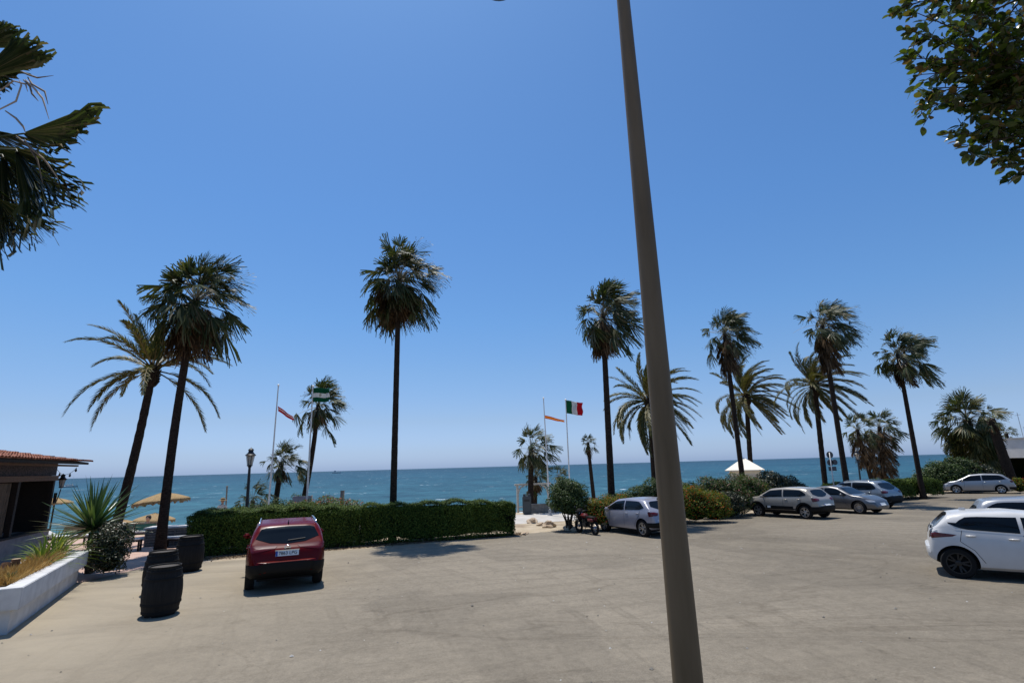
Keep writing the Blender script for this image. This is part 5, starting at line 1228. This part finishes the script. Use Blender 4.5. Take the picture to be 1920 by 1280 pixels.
# bamboo screens and dark inside
mbam = nmat('bamboo_blind', (.012, .009, .006), (.20, .14, .085), 14, .85, .5, mapscale=(7, 1, .25), detail=2)
x = 3.2
while x < ln - .3:
    MB().box((x + .62, yb * .20, (.9 + bz) / 2), (1.2, .03, bz - .96)).build('screen', mbam, t); x += 1.45
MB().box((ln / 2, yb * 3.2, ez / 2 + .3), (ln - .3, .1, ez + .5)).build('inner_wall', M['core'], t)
MB().box((ln / 2, yb * 1.8, -.02), (ln, 3.2, .1)).build('floor_slab', M['grey'], t)
MB().box((1.6, yb * 2.6, 1.05), (1.4, .5, 2.1), 0, None, .02).build('bottle_shelf', M['darkwood'], t)
# roof: soffit board, gutter board, tiles
ov, oe = .95, .30
mb = MB(); rise = .16
y0, y1 = -yb * (ov - .07), yb * (D * .8)
mb.add([(-oe, y0, ez), (ln + 1, y0, ez), (ln + 1, y1, ez + .02 + rise * (D)), (-oe, y1, ez + .02 + rise * (D)), (-oe, y0, ez + .09), (ln + 1, y0, ez + .09), (ln + 1, y1, ez + .11 + rise * D), (-oe, y1, ez + .11 + rise * D)], [(0, 1, 2, 3), (4, 5, 6, 7), (0, 1, 5, 4), (1, 2, 6, 5), (2, 3, 7, 6), (3, 0, 4, 7)])
mb.build('eave_board', M['darkwood'], t)
mtile = nmat('clay_tile', (.22, .075, .045), (.36, .15, .09), 5, .85, .4, detail=4)
mb = MB(); k = 0; x = -oe + .02; rr = random.Random(3)
x -= .06
while x < ln + 1:
    L_ = abs(y1 - y0)
    for j in range(14):
        a = j / 14; b_ = (j + 1.12) / 14
        if b_ > 1: b_ = 1
        z0 = ez + .15 + rise * L_ * a * 1.0 + rr.uniform(-.008, .012); z1 = ez + .135 + rise * L_ * b_
        ya, yc = y0 + (y1 - y0) * a - yb * (.14 if j == 0 else 0), y0 + (y1 - y0) * b_
        jx = rr.uniform(-.01, .01); arc = [(math.cos(q) * .105, math.sin(q) * .075) for q in np.linspace(0, math.pi, 6)]
        V = [(x + jx + .1 + c_, ya, z0 - .03 + s_) for c_, s_ in arc] + [(x + jx + .1 + c_ * .85, yc, z1 - .03 + s_ * .85) for c_, s_ in arc]
        V += [(x + jx + .1 + c_ * .86, ya, z0 - .03 + s_ * .75) for c_, s_ in arc]
        F = [(i, i + 1, 7 + i, 6 + i) for i in range(5)] + [(i, 12 + i, 13 + i, i + 1) for i in range(5)]
        mb.add(V, F)
    x += .205
mb.build('roof_tiles', mtile, t)
MB().box((ln / 2, y0 + yb * .35, ez - .04), (ln + oe, .12, .07)).build('rafter', M['wood'], t)
TM = Matrix.Translation(Bc) @ Matrix.Rotation(rz, 4, 'Z')
# lantern on a bracket at the corner
lp = P(116, 905, 21.6)
t = thing('wall_lantern', 'black wall lantern on a curled bracket at the bar corner', 'lantern', TM @ Vector((.0, -yb * .02, bz - .75)))
e = Vector(lp) - t.location; e.z -= .02
MB().tube([Vector((0, 0, -.10)), e * .35 + Vector((0, 0, -.36)), e * .8 + Vector((0, 0, -.34)), e + Vector((0, 0, -.22))], .018, 8).box((0, 0, .05), (.12, .05, .42), 0, None, .01).build('bracket', M['black'], t, True, 40)
lantern_head(t, e + Vector((0, 0, -.14)), .62)
t2 = thing('hanging_lantern', 'dark conical lantern hanging under the beam of the beach bar', 'lantern', TM @ Vector((ln * .52, -yb * .10, bz - .05)))
MB().lathe([(.02, -.1), (.05, -.16), (.20, -.34), (.205, -.37), (.02, -.35)], 18).tube([(0, 0, 0), (0, 0, -.12)], .008, 5).build('shade', M['black'], t2, True, 40)
MB().lathe([(.01, -.46), (.05, -.43), (.05, -.37), (.02, -.35)], 12).build('bulb', M['frost'], t2, True)
# string of bulbs under the eave
q0, q1 = P(106, 878, 22.2), P(144, 876, 22.2)
t = thing('string_lights', 'short string of dark festoon bulbs hanging below the eave corner', 'string lights', q0)
dq = q1 - q0; pts = [dq * f + Vector((0, 0, -.27 * 4 * f * (1 - f))) for f in np.linspace(0, 1, 15)]
MB().tube(pts, .008, 5).build('cable', M['black'], t)
for f in (.2, .45, .72, .98):
    p_ = dq * f + Vector((0, 0, -.27 * 4 * f * (1 - f))); MB().lathe([(.018, 0), (.02, -.05), (.042, -.09), (.035, -.14), (.005, -.16)], 10, p_).build('bulb', M['black'], t, True, 50)

# ---- straw parasols on the beach
PG = 'straw beach parasols'
def parasol(label, x, y, wpx, Y, hpx, tilt=0):
    c = P(x, y, Y); r = wpx / 2 / FPX * (c - CAM).dot(_F); b = on(c.x, c.y); h = c.z - b.z
    t = thing('parasol', label, 'parasol', b, 0, PG); hh = r * .42
    MB().tube([(0, 0, -.1), (0, 0, h)], .04, 8).build('pole', M['darkwood'], t, True)
    mb = MB(); n = 64; rr = random.Random(x); V = []; F = []
    jit = [1 + rr.uniform(-.05, .05) for _ in range(n)]; rows = [(.02, 0), (.25, -.10), (.5, -.20), (.75, -.32), (.93, -.43), (1.0, -.50), (1.01, -.62)]
    for k, (f, z) in enumerate(rows):
        for i in range(n):
            a = 2 * math.pi * i / n; q = f * (1 + (jit[i] - 1) * f)
            V.append((math.cos(a) * r * q, math.sin(a) * r * q, h + z * r * .72 + (rr.uniform(-.10, .05) * r if k == 6 else rr.uniform(-.01, .01) * r) + math.cos(a) * tilt * f * r))
    F = [(k * n + i, k * n + (i + 1) % n, (k + 1) * n + (i + 1) % n, (k + 1) * n + i) for k in range(6) for i in range(n)]
    o = len(V); V += [(0, 0, h - .15 * r)] + [(math.cos(2 * math.pi * i / n) * r * .97, math.sin(2 * math.pi * i / n) * r * .97, h - .38 * r + math.cos(2 * math.pi * i / n) * tilt * r) for i in range(n)]
    F += [(o, o + 1 + (i + 1) % n, o + 1 + i) for i in range(n)]
    mb.add(V, F); mb.build('thatch', M['straw'], t, False)
parasol('straw parasol crossed by the thick palm trunk, highest of the beach ones', 306, 922, 89, 27, 30, .10)
parasol('straw parasol low on the beach behind the stacked sunbeds', 291, 961, 66, 36, 20, -.03)
parasol('straw parasol with only its peak over the green windbreak', 232, 973, 52, 46, 14)
parasol('pale straw parasol between the beach bar corner and the yucca', 104, 932, 54, 30, 18)

# ---- green windbreak
a, b = onP(120, 1005, 27.5), onP(292, 1002, 28.5); d = b - a
t = thing('windbreak', 'sea-green fabric windbreak between posts at the edge of the bar terrace', 'screen', (a + b) / 2, math.atan2(d.y, d.x)); ln = d.length
mt_ = nmat('green_screen_fabric', (.03, .13, .12), (.05, .19, .17), 2, .8, .1)
zt = P(220, 984, 28).z - (a.z + b.z) / 2
MB().box((0, 0, zt / 2 + .02), (ln, .02, zt - .04)).build('fabric', mt_, t); MB().box((0, 0, zt + .02), (ln + .05, .05, .045)).build('top_rail', M['greywood'], t)
for i in range(5): MB().box((-ln / 2 + ln * i / 4, -.035, zt / 2), (.05, .045, zt)).build('post', M['greywood'], t)
# ---- furniture on the pink terrace
b = G(240, 1034); t = thing('low_table', 'low dark bench with a white top on the pink paving', 'bench', b, R_(20))
MB().box((0, 0, .46), (.85, .42, .05), 0, None, .012).build('top', M['white'], t)
MB().box((0, 0, .40), (.78, .36, .07)).build('apron', M['darkwood'], t)
for x in (-.36, .36):
    for y in (-.15, .15): MB().box((x, y, .19), (.06, .06, .37)).build('leg', M['darkwood'], t)
b = G(292, 1026, 0); b = b + Vector((0, .9, -.011))
t = thing('slatted_cabinet', 'grey slatted box with a white lid behind the thick palm trunk', 'box', b, R_(14))
MB().box((0, 0, .34), (1.7, .75, .66)).build('carcass', M.setdefault('dkgrey', mat('dark_grey', (.05, .05, .05), .8)), t)
mb = MB()
for k in range(6): mb.box((0, -.39, .08 + k * .11), (1.7, .025, .085)); mb.box((-.86, 0, .08 + k * .11), (.025, .72, .085)); mb.box((.86, 0, .08 + k * .11), (.025, .72, .085))
for x in (-.82, -.27, .27, .82): mb.box((x, -.42, .34), (.05, .03, .68))
mb.build('slats', M['greywood'], t)
MB().box((0, 0, .73), (1.85, .9, .07), 0, None, .02).build('lid', M['white'], t)
SB = 'white cushioned sunbeds on the bar terrace'
def sunbed(label, x, y, rz, back):
    b = G(x, y); t = thing('sunbed', label, 'sunbed', b, rz, SB)
    MB().box((0, 0, .30), (1.9, .62, .06)).build('frame', M['darkwood'], t)
    for a in (-.8, .8):
        for s in (-.26, .26): MB().box((a, s, .135), (.06, .06, .27)).build('leg', M['darkwood'], t)
    MB().box((-.3, 0, .375), (1.25, .6, .085), 0, None, .03).build('seat_cushion', M['white'], t, True, 40)
    MB().box((.33, 0, 0), (.70, .6, .085), 0, Matrix.Translation((.33, 0, .37)) @ Matrix.Rotation(R_(-back), 4, 'Y'), .03).build('back_cushion', M['white'], t, True, 40)
sunbed('white sunbed with raised back between palm trunk and hedge', 335, 1012, R_(20), 35)
sunbed('white sunbed flat beside the hedge end behind the third barrel', 348, 1024, R_(10), 4)
sunbed('white sunbed with its back propped beside the green windbreak', 262, 1012, R_(195), 40)
sunbed('white sunbed furthest left, beyond the yucca leaves near the bar', 120, 1022, R_(200), 30)

# ---- people
def person(label, x, y, Y, top, top_m, leg_m, hair_m, hat=None, face=math.pi):
    b = onP(x, y, Y); t = thing('person', label, 'person', b, face)
    Hh = P(x, top, Y).z - b.z; s = Hh / 1.75
    bm = bmesh.new(); sk = bm.verts.layers.skin.verify(); v = {}
    J = dict(pel=(0, 0, .95, .13), wai=(0, 0, 1.10, .12), che=(0, .01, 1.32, .15), nec=(0, 0, 1.49, .055), hea=(0, -.01, 1.55, .06),
             shl=(-.17, 0, 1.42, .06), ell=(-.25, .02, 1.15, .042), hal=(-.22, -.14, .97, .032), shr=(.17, 0, 1.42, .06), elr=(.25, .02, 1.15, .042), har=(.24, -.10, .94, .032),
             hil=(-.09, 0, .90, .095), knl=(-.10, -.02, .50, .06), anl=(-.10, .02, .09, .042), tol=(-.11, -.14, .04, .04), hir=(.09, 0, .90, .095), knr=(.10, .02, .50, .06), anr=(.10, .05, .09, .042), tor=(.11, -.11, .04, .04))
    for k, (X, Y_, Z, r) in J.items():
        q = bm.verts.new((X * s, Y_ * s, Z * s)); q[sk].radius = (r * s, r * s * .85); v[k] = q
    v['pel'][sk].use_root = True
    for a, b_ in ('pel wai', 'wai che', 'che nec', 'nec hea', 'che shl', 'shl ell', 'ell hal', 'che shr', 'shr elr', 'elr har', 'pel hil', 'hil knl', 'knl anl', 'anl tol', 'pel hir', 'hir knr', 'knr anr', 'anr tor') and [q.split() for q in ('pel wai', 'wai che', 'che nec', 'nec hea', 'che shl', 'shl ell', 'ell hal', 'che shr', 'shr elr', 'elr har', 'pel hil', 'hil knl', 'knl anl', 'anl tol', 'pel hir', 'hir knr', 'knr anr', 'anr tor')]:
        bm.edges.new((v[a], v[b_]))
    me = bpy.data.meshes.new('tmp'); bm.to_mesh(me); bm.free(); tmp = bpy.data.objects.new('tmp', me); COL.objects.link(tmp)
    tmp.modifiers.new('skin', 'SKIN'); q = tmp.modifiers.new('sub', 'SUBSURF'); q.levels = q.render_levels = 2
    dg = bpy.context.evaluated_depsgraph_get(); dg.update(); nm = bpy.data.meshes.new_from_object(tmp.evaluated_get(dg)); bpy.data.objects.remove(tmp, do_unlink=True)
    # head with face, joined to the same mesh
    hb = bmesh.new(); hb.from_mesh(nm)
    hv = bmesh.ops.create_uvsphere(hb, u_segments=20, v_segments=14, radius=.1 * s)['verts']
    for q in hv:
        c = q.co; x_, y_, z_ = c.x * .80, c.y * .98, c.z * 1.18
        if y_ < -.05 * s and abs(x_) < .02 * s and -.03 * s < z_ < .02 * s: y_ -= .022 * s
        q.co = Vector((x_, y_, z_ + 1.635 * s))
    hb.to_mesh(nm); hb.free()
    for m_ in (M['skin'], top_m, leg_m): nm.materials.append(m_)
    mi = []
    for p_ in nm.polygons:
        c = p_.center / s; mi.append(1 if 1.0 < c.z < 1.47 and abs(c.x) < .26 and c.z > 1.02 else (2 if .45 < c.z <= 1.0 and abs(c.x) < .2 else 0))
    nm.polygons.foreach_set('material_index', mi); nm.polygons.foreach_set('use_smooth', [True] * len(mi)); nm.name = 'body'; link('body', nm, t)
    mb = MB(); mb.lathe([(.088 * s, -.03 * s), (.10 * s, .03 * s), (.09 * s, .085 * s), (.05 * s, .125 * s), (.005, .135 * s)], 16, (0, .012 * s, 1.635 * s)); mb.build('hair', hair_m, t, True)
    if hat:
        mb = MB(); mb.lathe([(.21 * s, -.005), (.20 * s, .012), (.11 * s, .02), (.105 * s, .10 * s), (.07 * s, .13 * s), (.01, .135 * s)], 24, (0, 0, 1.68 * s)); mb.build('sun_hat', hat, t, True, 50)
person('person in a pale sun hat and white top walking behind the long hedge', 413, 985, 27.5, 935, cloth('white_shirt', (.7, .68, .66)), cloth('sand_shorts', (.35, .28, .2)), mat('grey_hair', (.2, .17, .14), .8), M['straw'], .4)
person('person with dark hair and blue shirt near the parasol behind the stacked sunbeds', 273, 1010, 33, 966, cloth('blue_shirt', (.10, .14, .26)), cloth('navy_shorts', (.03, .04, .08)), mat('black_hair', (.015, .012, .01), .7), None, .2)

# ---- boats
def boat(label, x, y, Y, ln, masts, cabin, m):
    c = P(x, y, Y); c.z = SEA; t = thing('boat', label, 'boat', c, R_(4))
    bm_v = []; n = 13
    for i in range(n):
        f = i / (n - 1); w = ln * .13 * (math.sin(math.pi * min(1, .18 + f * .82)) ** .6 if f > .05 else .75); sh = ln * (.085 + .06 * (f - .4) ** 2)
        if f == 1: w = .02
        X = (f - .5) * ln; bm_v += [(X, 0, -.3), (X, w * .7, 0), (X, w, sh), (X, -w, sh), (X, -w * .7, 0)]
    mb = MB(); F = [(i * 5 + k, i * 5 + (k + 1) % 5, i * 5 + 5 + (k + 1) % 5, i * 5 + 5 + k) for i in range(n - 1) for k in range(5)]
    mb.add(bm_v, F + [(0, 1, 2, 3, 4)]); mb.build('hull', m, t, True, 40)
    MB().box((-ln * cabin[0], 0, ln * .13 + cabin[2] / 2 - ln * .02), (cabin[1], ln * .14, cabin[2]), 0, None, .15).build('cabin', M['white'], t)
    for X, h_ in masts: MB().tube([(X, 0, ln * .06), (X, 0, h_)], [.10 * ln / 14, .06 * ln / 14], 8).build('mast', M['galv'], t, True)
boat('two-masted white yacht at anchor beyond the beach bar', 132, 908, 340, 9.5, ((-1.8, 6), (1.2, 7.4)), (.05, 4, .8), M['white'])
boat('tiny white fishing boat on the horizon above the geraniums', 631, 889.5, 1300, 22, ((3.5, 9),), (.18, 5, 4), M['white'])

# ---- white beach building on the right
b = onP(1925, 905, 52); t = thing('beach_building', 'white flat-roofed beach building with roof terrace at the right edge', 'building', b, R_(14))
z0, z1 = P(1897, 858, 52).z - b.z, P(1897, 823, 52).z - b.z
gl = (P(1882, 850, 52) - b).x
Wd = 9.0; mb = MB(); mb.box((gl + Wd / 2 + .2, 1.5, (z0 + z1) / 2), (Wd, 6, z1 - z0)); mb.build('parapet', nmat('shaded_white_render', (.72, .70, .67), (.80, .78, .75), 2, .85, .05), t)
MB().box((gl + Wd / 2 + .2, 1.5, z1 + .05), (Wd + .15, 6.2, .10)).build('coping', M['white'], t)
MB().box((gl + Wd / 2 + .5, 3.5, z0 / 2), (Wd - .5, .2, z0 - .01)).build('back_wall', M['core'], t)
for x in (1.2, 3.2, 5.2): MB().box((gl + x, -1.1, z0 / 2), (.35, .35, z0 - .005)).build('pillar', M['cream'], t)
MB().box((gl + Wd / 2 + .6, -1.3, .55), (Wd - .6, .2, 1.1)).build('terrace_wall', nmat('stone_grey_wall', (.22, .20, .18), (.32, .30, .27), 3, .9, .3), t)
for i in range(6): MB().tube([(gl + .8 + i * 1.5, -1.4, z1 + .09), (gl + .8 + i * 1.5, -1.4, z1 + 1.1)], .02, 6).build('railing_post', M['galv'], t)
MB().box((gl + Wd / 2 + .4, -1.4, z1 + .62), (Wd - .6, .012, .95)).build('glass_balustrade', mat('pale_glass', (.75, .85, .88), .05, trans=.9), t)
MB().tube([(gl + 2.6, 0, z1), (gl + 2.6, 0, z1 + 2.6)], .025, 6).tube([(gl + 2.2, 0, z1 + 2.3), (gl + 3.0, 0, z1 + 2.4)], .02, 5).build('aerial_mast', M['galv'], t)
# pergola with glazing beside it
b = onP(1862, 905, 50.5); t = thing('pergola', 'brown timber pergola with glazed sides left of the white beach building', 'pergola', b, R_(14)); pz = P(1862, 858, 50.5).z - b.z
MB().box((0, 0, pz), (2.9, .18, .16)).build('beam', M['wood'], t); MB().box((0, 2, pz), (2.9, .18, .16)).build('beam', M['wood'], t)
for x in (-1.25, -.35, .75, 1.3):
    for y in (0, 2): MB().box((x, y, pz / 2 - .04), (.13, .13, pz - .09)).build('post', M['bingrey'], t)
for x, w in ((-.80, .74), (.2, .94)):
    MB().box((x, 0, pz / 2 - .05), (w, .012, pz - .2)).build('glass_pane', bpy.data.materials['pale_glass'], t); MB().box((x, -.03, pz * .55), (w, .03, .05)).build('glazing_bar', M['bingrey'], t)
MB().tube([(0, 1, pz), (0, 1, pz + 2.6)], .03, 6).build('stay_post', M['polewhite'], t)

# ---- tree overhanging at the upper right
rng = np.random.default_rng(8); rr = random.Random(8)
tb = Vector((8.2, 5.4, SL * 5.4)); t = thing('broadleaf_tree', 'glossy broad-leaved tree at the upper right corner, leafy twigs overhanging', 'tree', tb)
fork = Vector((7.8, 5.2, 3.6))
MB().tube([tb - tb + Vector((0, 0, -.1)), Vector((-.1, 0, 1.6)), fork - tb], [.20, .15, .13], 14).build('trunk', M['bark'], t, True)
br = MB(); Cs = []; Ns = []
targets = [(1720, 25, 4.5), (1722, 62, 4.5), (1835, 205, 4.6), (1795, 250, 4.5), (1870, 205, 4.8), (1905, 190, 4.5), (1850, 232, 4.4), (1728, 140, 4.6), (1735, 185, 4.5), (1770, 120, 4.7), (1745, 75, 4.6), (1730, 110, 4.4), (1745, 165, 4.5), (1760, 195, 4.6), (1790, 60, 4.8), (1800, 130, 4.5), (1810, 190, 4.7), (1812, 285, 4.5), (1840, 250, 4.8), (1845, 30, 4.5),
           (1860, 100, 4.4), (1865, 170, 4.7), (1880, 230, 4.5), (1870, 300, 4.6), (1905, 330, 4.5), (1915, 60, 4.9), (1925, 140, 4.4), (1930, 210, 4.8), (1940, 280, 4.5), (1820, -20, 4.6), (1760, -15, 4.7), (1900, -30, 4.5),
           (1980, 90, 4.8), (1990, 190, 4.6), (1985, 300, 4.9), (1970, 0, 4.6), (2040, 120, 4.7), (2050, 250, 4.8), (2040, 20, 4.9), (1850, 10, 5.2), (1890, 130, 5.3), (1930, 40, 5.2), (1915, 250, 5.2), (1700, 10, 4.9), (1785, 15, 4.9), (1880, 60, 5.0), (1835, 150, 5.1)]
hubs = [P(1985, 60, 4.9), P(1990, 160, 4.7), P(1985, 250, 4.9), P(1930, -10, 4.8)]
for hb_ in hubs:
    m_ = fork.lerp(hb_, .5) + Vector((rr.uniform(-.1, .1), rr.uniform(-.2, .2), .25)); br.tube([fork - tb, m_ - tb, hb_ - tb], [.07, .05, .03], 8)
for x, y, Y in targets:
    e = P(x, y, Y); hb_ = min(hubs, key=lambda q: (q - e).length); m_ = hb_.lerp(e, .55) + Vector((rr.uniform(-.08, .08), rr.uniform(-.12, .12), .07))
    pts = [hb_ * (1 - f) ** 2 + m_ * 2 * f * (1 - f) + e * f * f for f in np.linspace(0, 1, 9)]
    br.tube([p_ - tb for p_ in pts], list(np.linspace(.014, .004, 9)), 5)
    tips = [(pts[k], (pts[min(k + 1, 8)] - pts[k - 1]).normalized()) for k in range(3, 9)]
    for p_, dd in tips:
        for s in range(rr.choice((2, 2, 3))):
            dv = (dd + Vector((rr.gauss(0, .6), rr.gauss(0, .6), rr.gauss(-.1, .6)))).normalized(); q = p_ + dv * rr.uniform(.10, .24)
            br.tube([p_ - tb, (p_.lerp(q, .5) + Vector((0, 0, .012))) - tb, q - tb], [.005, .004, .003], 4)
            for k in range(rr.choice((5, 7, 8))):
                f = .3 + .7 * k / 7; Cs.append(tuple(p_.lerp(q, f) - tb)); Ns.append(tuple((dv + Vector((rr.gauss(0, .8), rr.gauss(0, .8), rr.gauss(0, .8)))).normalized()))
br.build('branches', M['bark'], t, True)
C = np.array(Cs); Dn = np.array(Ns); n = len(C); nn = unit(np.cross(Dn, rng.normal(size=(n, 3)))); nn[:, 2] = np.abs(nn[:, 2]); nn = unit(nn + vec(0, 0, .4)); Dn = unit(Dn - nn * np.sum(Dn * nn, 1, keepdims=True)); sd = np.cross(nn, Dn)
ll = rng.uniform(.058, .115, (n, 1)); rows = [(.0, .06), (.12, .30), (.35, .50), (.62, .50), (.85, .30), (1.0, .03)]; V = []
for f, w in rows:
    cup = (f - .5) ** 2 * -.22
    for s in (-1, 0, 1): V.append(C + Dn * ll * (f + .12) + sd * ll * w * .52 * s * 1.1 + nn * ll * (cup + .12 * abs(s) * w))
V = np.stack(V, 1).reshape(-1, 3); F = []
for j in range(5):
    for k in range(2): F.append((j * 3 + k, j * 3 + k + 1, j * 3 + 4 + k, j * 3 + 3 + k))
F = (np.arange(n)[:, None, None] * 18 + np.array(F)[None]).reshape(-1, 4)
npmesh('foliage', V, F, M['ficus'], t, True)

# ---- small loose things on the asphalt
rng = np.random.default_rng(21); n = 420; mbp = MB()
for i in range(n):
    x, y = rng.uniform(-9, 14), rng.uniform(5.5, 22)
    r = rng.uniform(.006, .020) * (1 if rng.random() < .85 else 1.8); c_ = Vector((x, y, SL * y + .004 + r * .35)); a = rng.uniform(0, 6)
    V = [c_ + Vector((math.cos(a + k * 1.2566) * r * rng.uniform(.7, 1.3), math.sin(a + k * 1.2566) * r * rng.uniform(.7, 1.3), rng.uniform(-.4, .1) * r)) for k in range(5)] + [c_ + Vector((0, 0, r * .7))]
    mbp.add(V, [(k, (k + 1) % 5, 5) for k in range(5)])
o = mbp.build('loose_gravel', leafmat('gravel_chip', [(0, (.06, .055, .05)), (.5, (.2, .18, .15)), (.8, (.42, .39, .34)), (1, (.62, .6, .56))], .9, 0)); o['kind'] = 'stuff'; o['label'] = 'loose gravel chips and bits of litter scattered over the dusty asphalt'; o['category'] = 'gravel'
